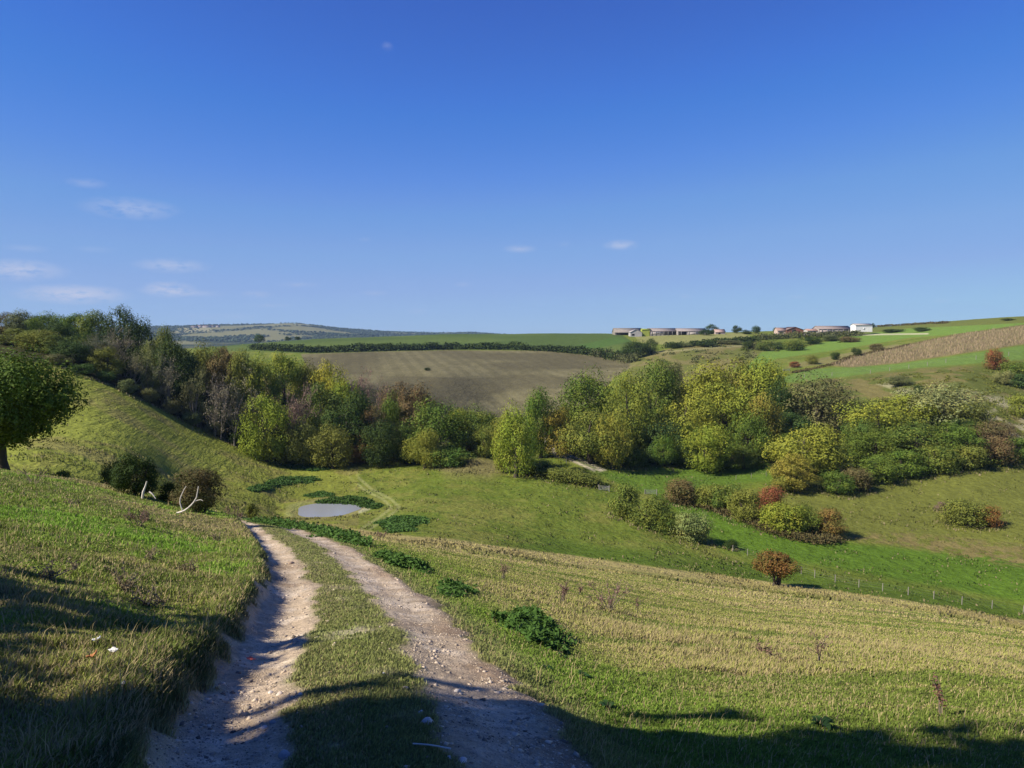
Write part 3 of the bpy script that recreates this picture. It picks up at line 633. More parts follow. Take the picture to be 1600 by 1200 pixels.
# trees standing deeper in the same wood: only slivers of their crowns show, nothing tells them apart
G2 = 'background trees deep in the left wood'
rg0 = random.Random(3)
for (x0, x1, d0, d1, n) in ((60, 280, 202, 224, 16), (280, 460, 208, 236, 16), (460, 670, 208, 240, 18)):
    for k in range(n):
        px = x0 + (x1 - x0) * (k + rg0.random()) / n; d = rg0.uniform(d0, d1); u, s = us(px, 600); x = u * d; z = hz(x, d); hh = rg0.uniform(6.5, 9)
        if px < 300 and k % 2: hh = 6
        kk = rg0.choice(['tree', 'bare', 'bare']); plant(kk, rg0.randrange(4), x, d, z + hh, rg0.uniform(7, 10), rg0.choice(['dark', 'dark', 'olgrey', 'bluegreen']), 'dull tree half hidden deep among the other trees of the left wood', 'tree', 'wood_tree', G2)
# low scrub along the wood edge
G3 = 'low scrub along the edge of the left wood'
EDGE = [(92,566),(130,580),(165,592),(200,610),(235,624),(268,642),(300,660),(335,676),(370,692),(405,708)]
for i, (px, py) in enumerate(EDGE):
    ordn = ['topmost', 'second', 'third', 'fourth', 'fifth', 'sixth', 'seventh', 'eighth', 'ninth', 'lowest'][i]
    x, y, z = hcast(px, py + 4, 198); w_ = rg0.uniform(4.5, 6.5)
    plant('bush', i % 4, x, y, z + rg0.uniform(2.8, 4.4), w_, rg0.choice(['bluegreen', 'olgrey', 'dark']), ordn + ' scrub clump counting down the edge between left wood and grass slope', 'bush', 'scrub_bush', G3)
# ------------------------------------------------------------------ the right wood
G4 = 'trees of the wood on the right'
RW = [
(806,184,629,70,'tree','ygreen','tall yellow-green tree left of the chalk path'),
(788,190,640,40,'tree','gold','golden-tinged tree hugging the left of the tall tree by the chalk path'),
(845,206,599,54,'tree','green','green tree with pointed top behind the tree by the chalk path'),
(872,205,632,60,'tree','gold','golden-olive tree over the bend of the chalk path'),
(912,238,572,88,'tree','green','dark green domed tree high against the ploughed field'),
(925,200,634,86,'tree','olive','big olive tree right of the chalk path'),
(958,196,640,60,'tree','gold','orange-tinged olive tree beside the big olive one'),
(983,216,577,74,'tree','gold','tall golden-green tree left of the shaded grassy gap'),
(1020,250,557,78,'tree','green','green dome behind the tall golden-green tree'),
(1052,300,562,44,'tree','olgrey','dull grey-green tree behind the green dome'),
(1040,214,650,66,'tree','bluegreen','dark green tree below the shaded grassy gap'),
(1075,220,606,92,'tree','ygreen','yellow-green tree at the left of the great domed clump'),
(1105,252,564,96,'tree','ygreen','yellow-green crown at the top left of the great domed clump'),
(1150,258,555,96,'tree','gold','golden-green crown in the top middle of the great domed clump'),
(1188,254,554,88,'tree','ygreen','bright yellow-green crown at the top right of the great domed clump'),
(1135,228,592,104,'tree','ygreen','broad yellow-green tree in the middle of the great domed clump'),
(1215,240,588,50,'tree','dark','shaded dark tree on the right flank of the great domed clump'),
(1193,222,604,62,'tree','gold','pale golden-beige tree at the front right of the great domed clump'),
(1170,214,640,70,'tree','green','green tree at the foot of the great domed clump'),
(1080,212,658,60,'tree','green','low green tree left of the small round tree'),
(1105,203,658,68,'tree','ygreen','small round yellow-green tree standing out in front of the clump'),
(1240,226,640,64,'tree','bluegreen','dark tree between the great clump and the grey-green tree'),
(1284,240,580,118,'tree','olgrey','large open grey-green tree with pale forking stems'),
(1265,196,654,104,'tree','ygreen','light yellow-green rounded tree above the orange-topped tree'),
(1241,180,706,68,'tree','gold','orange-topped tree on the corner of the hedge'),
(1372,218,619,108,'tree','ygreen','yellow-green tree left in the long clump on the right'),
(1345,214,650,60,'tree','mid','mid green tree at the left end of the long clump on the right'),
(1420,226,612,96,'tree','ygreen','yellow-green middle tree of the long clump on the right'),
(1468,228,596,124,'tree','pale','tallest pale green tree of the long clump on the right'),
(1512,222,622,80,'tree','olive','olive tree falling away right of the tallest pale tree'),
(1430,204,656,98,'tree','mid','mid green tree in front of the tallest pale tree'),
(1368,204,668,88,'tree','green','green tree low at the left front of the long clump'),
(1544,212,656,74,'tree','brown','red-brown tree near the right end of the long clump'),
(1490,204,658,84,'tree','green','green tree low at the right front of the long clump'),
]
for i, (px, d, pt, wp, k, c, lab) in enumerate(RW):
    x, y, zt, wid = at(px, d, pt, wp); o, h = plant(k, (i * 5 + 1) % 6, x, y, zt, wid * 1.15, c, lab, 'tree', 'broadleaf_tree', G4, amt=rnd.uniform(.2, .5))
    if not 5 < h < 22: print('H?', px, d, round(h, 1))
G5 = 'background trees deep in the right wood'
for (x0, x1, d0, d1, n) in ((880, 1240, 205, 240, 20), (1240, 1540, 206, 226, 8)):
    for k in range(n):
        px = x0 + (x1 - x0) * (k + rg0.random()) / n; d = rg0.uniform(d0, d1); u, s = us(px, 600); x = u * d; z = hz(x, d)
        plant('tree', rg0.randrange(6), x, d, z + rg0.uniform(7, 9.5), rg0.uniform(7.5, 10), rg0.choice(['dark', 'mid', 'green']), 'green tree half hidden deep among the other trees of the right wood', 'tree', 'wood_tree', G5)
# ------------------------------------------------------------------ bushes: column, base row, metres, top row, width
BU = [
(447,720,199,688,56,'gold','rounded bush, leftmost of the row in front of the left wood'),
(484,720,201,692,34,'olive','small olive bush between the two rounded bushes of the row'),
(507,722,200,690,58,'brown','brownish rounded bush just left of the gap in the row'),
(566,722,203,691,48,'orange','tan rounded bush just right of the gap in the row'),
(608,720,204,682,62,'olive','dark olive bush at the right end of the row before the wood'),
(700,727,190,692,66,'mid','low slanting bush on the near side of the round green tree'),
(738,703,206,682,24,'orange','little orange bush on top of the grassy knoll'),
(758,700,208,684,22,'brown','little brown bush beside the orange one on the knoll'),
(847,742,176,718,52,'mid','low bush under the tall tree by the chalk path'),
(885,750,170,728,62,'olive','sprawling low bush below the chalk path'),
(918,756,166,738,46,'olive','low end of the scrub below the chalk path, near the gate'),
(990,730,196,699,42,'green','neat round green bush in front of the right wood'),
(1035,724,203,692,58,'bluegreen','dark nettly bush right of the neat round bush'),
(1152,722,205,684,38,'brown','brownish bush right of the small round tree'),
(1193,716,207,688,52,'green','bright green bush at the right foot of the great clump'),
(978,808,156,751,52,'olive','leafy bush nearest the gate, first of the slanting row'),
(1018,826,150,776,60,'mid','round dark-sided bush second in the slanting row'),
(1040,832,149,790,40,'mid','small green bush squeezed third in the slanting row'),
(1082,846,145,793,56,'pale','pale green bush at the near end of the slanting row'),
(1142,858,138,842,20,'dark','tiny dark bush on the fence line above the lone orange tree'),
(1068,786,169,748,58,'brown','brown-tipped bush at the left end of the long hedge'),
(1108,792,166,750,52,'olive','olive bush second in the long hedge'),
(1136,800,164,752,48,'mid','mid green bush third in the long hedge'),
(1166,814,159,762,58,'olive','large olive bush in the middle of the long hedge'),
(1202,800,164,758,42,'red','dark red bush behind the middle of the long hedge'),
(1222,832,154,776,64,'ygreen','yellow-green bush in the right half of the long hedge'),
(1256,834,153,785,48,'green','dark green bush next to the orange one in the long hedge'),
(1296,838,151,792,48,'orange','orange-red bush at the right end of the long hedge'),
(1305,770,184,736,50,'green','green bush low at the left of the hedge foot'),
(1336,765,187,724,46,'brown','brownish bush at the corner of the hedge foot'),
(1372,752,192,708,60,'green','green bush at the foot of the long clump, left part'),
(1415,744,195,700,60,'green','green bush at the foot of the long clump, middle part'),
(1460,736,199,694,62,'mid','mid green bush at the foot of the long clump, right part'),
(1508,730,203,688,58,'olive','olive bush under the red-brown tree'),
(1552,724,206,676,56,'brown','rusty bush near the right end of the hedge foot'),
(1592,720,209,680,48,'green','dark green bush at the right edge of the picture by the hedge foot'),
(1225,768,178,745,38,'olive','low bush under the orange-topped tree'),
(1508,820,157,772,66,'olive','wide olive bush standing alone on the right-hand slope'),
(1542,822,156,788,40,'orange','orange-brown bush joined to the right of the lone wide bush'),
(1474,798,160,783,24,'purple','small purplish bush joined to the left of the lone wide bush'),
(1556,578,300,545,30,'red','dark red round bush up the right-hand hillside'),
(1588,592,290,560,44,'mid','mid green bush right of the dark red one up the hillside'),
(1566,600,285,577,30,'pale','pale grey-green bush under the dark red one up the hillside'),
(1594,606,283,582,32,'bluegreen','dark green bush at the right edge up the hillside'),
(1594,652,250,616,40,'gold','golden bush at the right edge beside the chalk scars'),
(1438,615,300,600,20,'dark','tiny dark bush above the tallest pale tree'),
(1405,603,315,585,36,'olgrey','low dull scrub bush on the rough hillside'),
(1242,574,420,564,16,'red','small red bush at the left end of the line beside the stubble'),
(1268,569,425,555,20,'olive','olive bush second in the line beside the stubble'),
(1304,562,440,548,15,'dark','dark round bush third in the line beside the stubble'),
(1338,556,455,542,15,'dark','dark round bush fourth in the line beside the stubble'),
(1370,548,470,536,22,'brown','brown bush at the right end of the line beside the stubble'),
(1215,546,560,534,26,'bluegreen','dark bush in the dip below the farm'),
(1240,548,550,528,32,'mid','rounded green bush in the dip below the farm'),
(1195,548,555,530,26,'mid','green bush left of the rounded one in the dip below the farm'),
(1170,545,560,532,24,'dark','dark bush at the left of the dip below the farm'),
(1300,533,640,523,30,'olgrey','dull bush under the brick barn'),
(1328,535,640,524,28,'brown','brownish bush under the long barn'),
(1270,538,620,525,24,'dark','dark bush on the bank below the brick barn'),
(992,560,560,530,46,'dark','dark round tree at the right end of the field hedge'),
(1016,553,590,528,26,'dark','dark tree just right of the end of the field hedge'),
(1055,545,640,533,20,'dark','little dark bush on the pale field edge'),
(1072,545,640,535,18,'olgrey','grey-green bush beside the little dark one'),
(1105,545,640,535,38,'dark','dark flat hedge piece below the farm'),
(1140,541,660,531,36,'olgrey','grey-green flat hedge piece below the farm'),
(405,532,900,521,16,'bluegreen','dark tree alone on the far green field, nearest the wood'),
(450,531,930,525,10,'dark','left tree of the pair on the far green skyline'),
(465,531,930,525,9,'dark','right tree of the pair on the far green skyline'),
(1112,522,720,506,22,'dark','tall dark tree between the farm barns'),
(1103,524,715,514,20,'dark','low dark tree leaning against the tall one between the barns'),
(1151,521,740,507,14,'dark','left dark tree on the skyline right of the barns'),
(1181,521,740,508,14,'dark','right dark tree on the skyline right of the barns'),
(1166,522,740,515,18,'dark','low dark hedge bush between the two skyline trees'),
(1211,521,730,511,8,'bluegreen','tiny round tree left of the brick barn'),
(1364,512,700,504,6,'dark','tiny tree at the end of the white barn'),
(668,579,520,574,10,'dark','dark heap of scrub alone on the ploughed field'),
(1440,518,640,511,24,'dark','dark bush on the green ridge right of the white barn'),
(1395,519,650,513,30,'dark','flat dark thicket on the green ridge'),
(1575,501,600,497,20,'dark','small dark copse on the right-hand skyline'),
]
for i, (px, pb, d, pt, wp, c, lab) in enumerate(BU):
    x, y, z = hcast(px, pb, d, lo=.9, hi=1.1)
    u, s = us(px, pt); zt = s * y; big = 'tree' in lab or 'copse' in lab
    k = 'tree' if big and d > 500 else 'bush'
    o, h = plant(k, i % 4, x, y, max(zt, z + 1.2), wp / F * y * 1.1, c, lab, 'tree' if k == 'tree' else 'bush', 'far_tree' if k == 'tree' else ('thorn_bush' if c in ('red', 'orange', 'brown', 'gold') else 'leafy_bush'), 'bushes and small trees scattered over the valley', amt=rnd.uniform(.25, .5), crown_z=None)
    if not 1 < h < 14: print('B?', px, d, y, round(h, 1))
# ------------------------------------------------------------------ plants close to the viewer
def near_plant(name, seed, px, pb, d, pt, wpx, colr, label, cat, nl, leaf, lobes, lumpy, z0, group=None, stems=1, r0=.03, nb=14, amt=.35, top=1, open_=.1, bark=None, sq=.82):
    x, y, z = hcast(px, pb, d, lo=.85, hi=1.2); u, s = us(px, pt); h = s * y - z; wid = wpx / F * y
    V_, F_, rn, L = crown(seed, nl=nl, lobes=lobes, lumpy=lumpy, size=leaf, z0=z0, top=top, open_=open_, sq=sq)
    o = empty(name, (x, y, z)); tag(o, label, cat, group); o.scale = (wid, wid, h); c, c2 = COLS[colr]
    a = mesh_from('crown' if cat == 'tree' else 'foliage', V_, F_, LM, parent=o, attrs={'rnd': rn}); a.color = (*[v * 1.15 for v in c], 1); a['tint2'] = [float(v) for v in c2]; a['mixamt'] = float(amt)
    mesh_from('trunk' if cat == 'tree' else 'stems', *limbs(seed, L, r0=r0, stems=stems, nb=nb, bush=cat != 'tree'), bark or BARK, parent=o)
    return o
near_plant('sycamore_tree', 71, 8, 738, 40, 538, 208, 'green', 'lone dark green rounded tree cut by the left edge of the picture', 'tree', 44000, .015, 46, .15, .12, r0=.026, nb=30, amt=.08, open_=.14)
near_plant('thorn_tree', 72, 212, 774, 37.5, 707, 78, 'dark', 'dense dark bush left of the broken white branches', 'bush', 15000, .02, 34, .15, -.1, stems=4, amt=.2, group='dark bushes on the crest of the left bank')
near_plant('thorn_tree', 73, 176, 768, 38, 718, 44, 'gold', 'golden-brown thorn leaning on the left of the dense dark bush', 'bush', 6000, .03, 24, .17, -.05, stems=4, amt=.4, group='dark bushes on the crest of the left bank')
near_plant('thorn_tree', 74, 308, 802, 35, 728, 82, 'brown', 'brown-topped dark bush just left of where the track vanishes', 'bush', 15000, .02, 34, .15, -.1, stems=4, amt=.5, group='dark bushes on the crest of the left bank')
near_plant('thorn_tree', 75, 263, 784, 37, 752, 38, 'dark', 'small dark bush squeezed between the two bigger bushes on the bank', 'bush', 4500, .035, 20, .18, -.1, stems=3, amt=.3, group='dark bushes on the crest of the left bank')
near_plant('thorn_tree', 76, 95, 752, 38, 734, 30, 'gold', 'tiny yellowish bush behind the crest right of the lone tree', 'bush', 2500, .05, 14, .2, -.1, stems=3, amt=.4)
near_plant('thorn_tree', 77, 394, 806, 60, 786, 20, 'olive', 'little olive bush beside the track where it drops out of sight', 'bush', 2500, .05, 14, .2, -.1, stems=3, amt=.4)
near_plant('hawthorn_tree', 78, 1211, 916, 108, 864, 72, 'orange', 'lone orange-red thorn tree standing on the valley edge of the dry slope', 'tree', 9000, .028, 34, .14, .26, r0=.05, stems=3, nb=14, amt=.45)
# twisted dead branches lying by the bushes
WHITE = plain('weathered_wood', (.66, .60, .52), var=.15)
def branch(label, px, pb, d, pts, r):
    x, y, z = hcast(px, pb, d); o = empty('dead_branch', (x, y, z)); tag(o, label, 'branch', 'bleached dead branches')
    for k, (nm, pp, rr_) in enumerate(pts):
        p = smooth_line(np.array(pp, float), 9); mesh_from(nm, *tube(p, np.linspace(rr_, rr_ * .45, 9), 7), WHITE, parent=o, smooth=True)
branch('pale broken stump leaning beside the dense dark bush', 222, 779, 29, [('stem', [(0,0,-.1),(.05,0,.25),(.16,.02,.55),(.22,.02,.75)], .055), ('twig', [(.3,.05,.28),(.45,.0,.2),(.62,-.05,.0)], .035)], 1)
branch('forked white branch arching in front of the brown-topped bush', 277, 802, 23, [('stem', [(-.02,0,.0),(.3,0,.12),(.62,.02,.42),(.78,.02,.75),(.8,.03,1.0)], .04), ('twig', [(.2,0,.08),(.1,.02,.45),(.22,.05,.8),(.34,.05,1.0)], .022), ('twig', [(.66,.02,.45),(.86,.02,.5),(.95,.0,.46)], .018)], 1)
# dead docks and thistles: rusty seed heads on thin stems
RUST = leaf_mat('seedheads')
def dock(label, px, pb, d, h, n, seed, colr=(.26,.16,.12), name='dead_dock', spread=.25, group='dead docks and thistles standing in the grass'):
    rg = np.random.default_rng(seed); x, y, z = hcast(px, pb, d); o = empty(name, (x, y, z - .03)); tag(o, label, 'dead plant', group)
    st = []; C = []
    for k in range(n):
        b = rg.normal(size=2) * spread * .35; e_ = b + rg.normal(size=2) * spread; hh = h * rg.uniform(.65, 1); p = smooth_line(np.array([[*b, 0], [*(b * .6 + e_ * .4), hh * .55], [*e_, hh]]), 6); st.append(tube(p, np.linspace(.012, .004, 6), 4))
        for q_ in range(rg.integers(2, 5)):
            f = p[rg.integers(2, 6)]; t_ = f + np.array([rg.normal() * .1, rg.normal() * .1, rg.uniform(.06, .2)]); st.append(tube([f, (f + t_) / 2, t_], [.006, .005, .003], 3))
            s_ = np.linspace(0, 1, 14)[:, None]; C.append(f + (t_ - f) * s_ + rg.normal(size=(14, 3)) * .02)
        s_ = np.linspace(.55, 1, 26); C.append(np.c_[np.interp(s_, np.linspace(0, 1, 6), p[:, 0]), np.interp(s_, np.linspace(0, 1, 6), p[:, 1]), np.interp(s_, np.linspace(0, 1, 6), p[:, 2])] + rg.normal(size=(26, 3)) * .022)
    mesh_from('stems', *join(st), TWIG, parent=o); C = np.concatenate(C); V_, F_, rn = leaves(C, unit(rg.normal(size=C.shape)), .024, rg)
    a = mesh_from('seed_heads', V_, F_, RUST, parent=o, attrs={'rnd': rn}); a.color = (*colr, 1); a['tint2'] = [.12, .08, .05]; a['mixamt'] = .3
dock('rusty dead dock, left of the pair right of the track', 877, 940, 16.5, .62, 7, 1, spread=.16)
dock('largest clump of pinkish dead docks on the dry slope', 952, 955, 17, .72, 12, 2, colr=(.34,.21,.17), spread=.3)
dock('thin dead stalk just right of the largest dock clump', 993, 955, 17, .4, 2, 3, spread=.05)
dock('small dead dock between the pair right of the track', 905, 930, 19, .35, 3, 4, spread=.08)
dock('bare forked dead stalk alone on the right of the dry slope', 1280, 1038, 12, .55, 2, 5, spread=.07)
dock('small dead seed head left of the bare forked stalk', 1212, 1030, 12, .22, 3, 6, spread=.13)
dock('reddish dead stalk near the lower right of the dry slope', 1471, 1118, 8.6, .34, 2, 7, colr=(.25,.12,.09), spread=.03)
dock('pinkish dead thistle clump on the left bank under the two dark bushes', 218, 822, 17, .38, 9, 8, colr=(.22,.13,.10), spread=.16)
dock('dead dock standing beside the far end of the track, left', 366, 812, 30, .5, 4, 9, spread=.15)
dock('dead dock standing beside the far end of the track, right', 376, 814, 30, .45, 4, 10, spread=.12)
dock('dead dock on the pale grass strip below the pond', 596, 845, 40, .6, 5, 11, spread=.2)
dock('short dead dock right of the nettle strip', 785, 905, 22, .5, 4, 12, spread=.2)
dock('dark dead weed on the left bank crest below the lone tree', 52, 756, 34, .7, 4, 13, colr=(.1,.09,.05), spread=.3)
for a_ in [('brown dead thistle patch on the left bank near the shadow edge', 192, 925, 8.6, .16, 8, 21), ('brown dead thistle patch just right of the one by the shadow edge', 232, 948, 8.0, .15, 7, 22), ('dark dry weed tuft half way up the left bank', 118, 790, 19, .24, 6, 23),
           ('dry brown tuft on the left bank near the track edge', 296, 893, 12, .13, 8, 24), ('low dry tuft in the middle of the sunny left bank', 240, 872, 12.5, .14, 6, 25), ('dry tuft close to the left edge of the picture above the shadow', 70, 905, 9, .12, 6, 26), ('dry tuft on the bank just left of the far end of the track', 335, 845, 20, .2, 6, 27)]:
    dock(a_[0], a_[1], a_[2], a_[3], a_[4] * .75, max(2, a_[5] // 2), a_[6], colr=(.26, .21, .12), name='dead_thistle', spread=.12, group='dry thistle tufts on the left bank')
# nettle beds
NET = leaf_mat('nettle_leaf')
def nettles(label, poly, n, h, seed, leaf=.05, colr=(.05,.105,.02), name='nettle_patch', group='patches of dark green nettles'):
    """poly: (column, row, metres) ring; plants fill it on the ground"""
    rg = np.random.default_rng(seed); W = np.array([hcast(a, b, c)[:2] for a, b, c in poly]); c0 = W.mean(0); zc = hz(*c0)
    lo, hi = W.min(0), W.max(0); Q = lo + (hi - lo) * rg.random((n * 6, 2)); sdv = poly_sd(Q[:, 0], Q[:, 1], W); sc_ = math.sqrt(max((hi - lo).min(), .3)); Q = Q[(sdv + (fbm(Q[:, 0] / sc_ * 2, Q[:, 1] / sc_ * 2, 3, seed) - .46) * sc_) < 0][:n]; sd_ = -poly_sd(Q[:, 0], Q[:, 1], W)
    hh = h * np.clip(.3 + sd_ / (h * 2.2), .2, 1) * (.25 + 1.3 * sst(.3, .7, fbm(Q[:, 0] / (h * 2.2), Q[:, 1] / (h * 2.2), 3, seed + 3))); zg = height(Q[:, 0], Q[:, 1])
    C = []; st = []; m_ = 9
    for k in range(m_):
        f = (k + .6) / m_; C.append(np.c_[Q + rg.normal(size=Q.shape) * leaf * .9, zg + hh * (f ** .8)])
    C = np.concatenate(C) - np.array([*c0, zc]); Nn = unit(rg.normal(size=C.shape) * .55 + [0, 0, .9]); V_, F_, rn = leaves(C, Nn, leaf, rg, 1.9)
    k = rg.integers(0, len(Q), min(len(Q), 300)); parts = [tube([[*(Q[i] - c0), zg[i] - zc - .02], [*(Q[i] - c0 + rg.normal(size=2) * .02), zg[i] - zc + hh[i] * .95]], [leaf * .08, leaf * .05], 3) for i in k]
    sv_, sf_ = join(parts); a = mesh_from(name, np.r_[V_, sv_], np.r_[F_, sf_ + len(V_)], NET, attrs={'rnd': np.r_[rn, np.full(len(sv_), .5)]}); a.location = (*c0, zc); a.color = (*colr, 1); a['tint2'] = [.06, .12, .02]; a['mixamt'] = .3; tag(a, label, 'nettles', group)
nettles('bushy dark nettle clump close on the right of the track', [(765,975,11),(790,958,12),(835,955,12),(862,978,11),(885,1000,10),(872,1010,9.8),(830,1008,9.8),(800,990,10.5)], 420, .26, 1, .055, (.06,.12,.022))
nettles('nettle clump left of the close bushy one, on the track verge', [(680,920,15),(700,908,16),(728,912,16),(742,925,14.5),(720,934,14),(695,932,14)], 240, .15, 2, .055, (.075,.145,.028))
nettles('long nettle strip on the track verge above the verge clump', [(575,868,22),(600,862,23),(640,878,20),(672,890,18),(660,896,17),(610,885,19)], 420, .18, 3, .06, (.075,.145,.028))
nettles('longest nettle bank lining the far right side of the track', [(388,812,38),(430,812,38),(500,826,32),(560,840,28),(596,856,24),(570,858,24),(500,838,29),(440,824,34),(400,818,37)], 900, .24, 4, .085, (.075,.145,.028))
nettles('bright nettle patch in the valley right of the pond', [(585,818,132),(610,809,138),(660,809,140),(675,815,135),(640,826,125),(600,826,124)], 1100, .3, 5, .26, (.075,.145,.03))
nettles('smaller nettle streak below the bright valley patch', [(600,828,119),(630,824,122),(655,828,120),(640,832,116),(610,833,115)], 350, .25, 6, .26, (.075,.145,.03))
nettles('dark nettle rim round the far right side of the pond', [(478,787,158),(500,782,162),(560,780,163),(590,785,160),(597,792,153),(580,797,149),(574,793,152),(556,787,157),(510,787,158)], 1200, .42, 7, .28, (.07,.13,.026))
nettles('nettle bed in the grass left above the pond', [(410,755,178),(440,745,188),(490,745,188),(500,751,182),(460,757,177),(420,760,175)], 800, .28, 8, .3, (.07,.135,.03))
nettles('small nettle bed left below the larger one above the pond', [(385,764,172),(400,758,177),(425,760,175),(420,767,169),(395,769,168)], 350, .28, 9, .3, (.07,.135,.03))
nettles('nettle bed at the foot of the rounded hedge bushes', [(440,727,203),(520,722,208),(540,722,208),(520,732,199),(490,737,195),(460,735,197)], 700, .3, 10, .3, (.06,.12,.028))
nettles('thin nettle streak just above the pond', [(475,774,167),(500,768,172),(530,773,168),(520,777,165),(490,778,164)], 220, .22, 11, .28, (.07,.135,.03))
# docks with big leaves in the corner shade
def weed(label, px, pb, d, n, size, seed, colr=(.03,.07,.02)):
    rg = np.random.default_rng(seed); x, y, z = hcast(px, pb, d); o = empty('broad_leaved_weed', (x, y, z)); tag(o, label, 'weed', 'broad-leaved weeds by the track')
    V_ = []; F_ = []
    for k in range(n):
        a = rg.uniform(0, 6.28); up = rg.uniform(.5, 1.3); L_ = size * rg.uniform(.7, 1.1); s_ = np.linspace(0, 1, 6); w_ = L_ * .24 * np.sin(np.pi * (.08 + .9 * s_)); dr = np.array([math.cos(a), math.sin(a)]); sd_ = np.array([-dr[1], dr[0]])
        cz = L_ * (up * s_ - .8 * s_ ** 2); cr_ = L_ * s_ * .8
        for i in range(6):
            for sg in (-1, 0, 1): V_.append([*(dr * cr_[i] + sd_ * w_[i] * sg), cz[i] + abs(sg) * w_[i] * .3])
        b = k * 18
        for i in range(5):
            for j in range(2): F_.append([b + i * 3 + j, b + i * 3 + j + 1, b + i * 3 + j + 4, b + i * 3 + j + 3])
    a = mesh_from('leaves', np.array(V_), np.array(F_), NET, parent=o, smooth=True, attrs={'rnd': np.repeat(rg.random(n), 18)}); a.color = (*colr, 1); a['tint2'] = [.06, .11, .02]; a['mixamt'] = .3
    mesh_from('stem', *tube([[0, 0, -.03], [0, .01, size * .5]], [.008, .004], 5), BARK, parent=o)
weed('tall leafy weed poking above the shadow edge at lower right', 1283, 1135, 6.2, 14, .17, 1)
weed('leafy weed left of the tall one, in the shade on the track verge', 950, 1107, 6.5, 9, .12, 2)
weed('low leafy weed on the green verge below the nettle clump', 855, 1045, 8, 8, .10, 3)
weed('leafy weed further right on the green verge', 912, 1058, 7.6, 8, .10, 4)
weed('small dark weed on the verge close under the nettle clump', 880, 1028, 8.8, 7, .10, 5)
# ------------------------------------------------------------------ trees behind and left of the viewpoint that shade the foreground
def shade_tree(label, x, y, h, wd, z0, seed, colr='mid', nl=15000):
    V_, F_, rn, L = crown(seed, nl=nl, lobes=44, lumpy=.16, size=.045, z0=z0, open_=.0); z = hz(x, y)
    o = empty('maple_tree', (x, y, z)); tag(o, label, 'tree', 'trees that shade the viewpoint'); o.scale = (wd, wd, h); c, c2 = COLS[colr]
    a = mesh_from('crown', V_, F_, LM, parent=o, attrs={'rnd': rn}); a.color = (*c, 1); a['tint2'] = [float(v) for v in c2]; a['mixamt'] = .3
    mesh_from('trunk', *limbs(seed, L, r0=.03, nb=16), BARK, parent=o)
SHADE = [('tree behind the viewpoint whose shadow crosses both ruts', -8.2, -2.35, 9.6, 6.2, .2, 81), ('taller tree left of the viewpoint shading the grass bank', -13.0, 2.8, 7.4, 7.2, .12, 82), ('middle tree left of the viewpoint between the other two', -10.8, -.9, 7.2, 5.2, .12, 83),
 ('tallest tree at the back that shades the right-hand verge', -10.5, -3.0, 15.2, 7.8, .42, 84), ('far left tree whose shadow ends on the grass bank', -19.5, 5.6, 7.4, 7.0, .15, 85), ('smallest tree, low and nearest on the left of the viewpoint', -8.4, 1.3, 5.2, 4.8, .08, 86)]
for s_ in SHADE: shade_tree(*s_)
# ------------------------------------------------------------------ grass
def colmat(name, trans=.3, up=.6, rough=.75):
    m, t, b, o = newmat(name); at = N(t, 'ShaderNodeAttribute', attribute_name='col'); t.links.new(at.outputs['Color'], b.inputs['Base Color']); b.inputs['Roughness'].default_value = rough; b.inputs['Specular IOR Level'].default_value = .2
    if up:
        g = N(t, 'ShaderNodeNewGeometry'); a = N(t, 'ShaderNodeVectorMath', operation='SCALE'); a.inputs['Scale'].default_value = 1 - up; t.links.new(g.outputs['Normal'], a.inputs[0])
        d_ = N(t, 'ShaderNodeVectorMath', operation='ADD'); t.links.new(a.outputs[0], d_.inputs[0]); d_.inputs[1].default_value = (0, 0, up); n_ = N(t, 'ShaderNodeVectorMath', operation='NORMALIZE'); t.links.new(d_.outputs[0], n_.inputs[0]); t.links.new(n_.outputs[0], b.inputs['Normal'])
    if trans:
        tr = N(t, 'ShaderNodeBsdfTranslucent'); t.links.new(at.outputs['Color'], tr.inputs[0]); mx_ = N(t, 'ShaderNodeMixShader'); mx_.inputs[0].default_value = trans
        t.links.new(b.outputs[0], mx_.inputs[1]); t.links.new(tr.outputs[0], mx_.inputs[2]); t.links.new(mx_.outputs[0], o.inputs[0])
    return m
GRM = colmat('grass_blade', .3, .55)
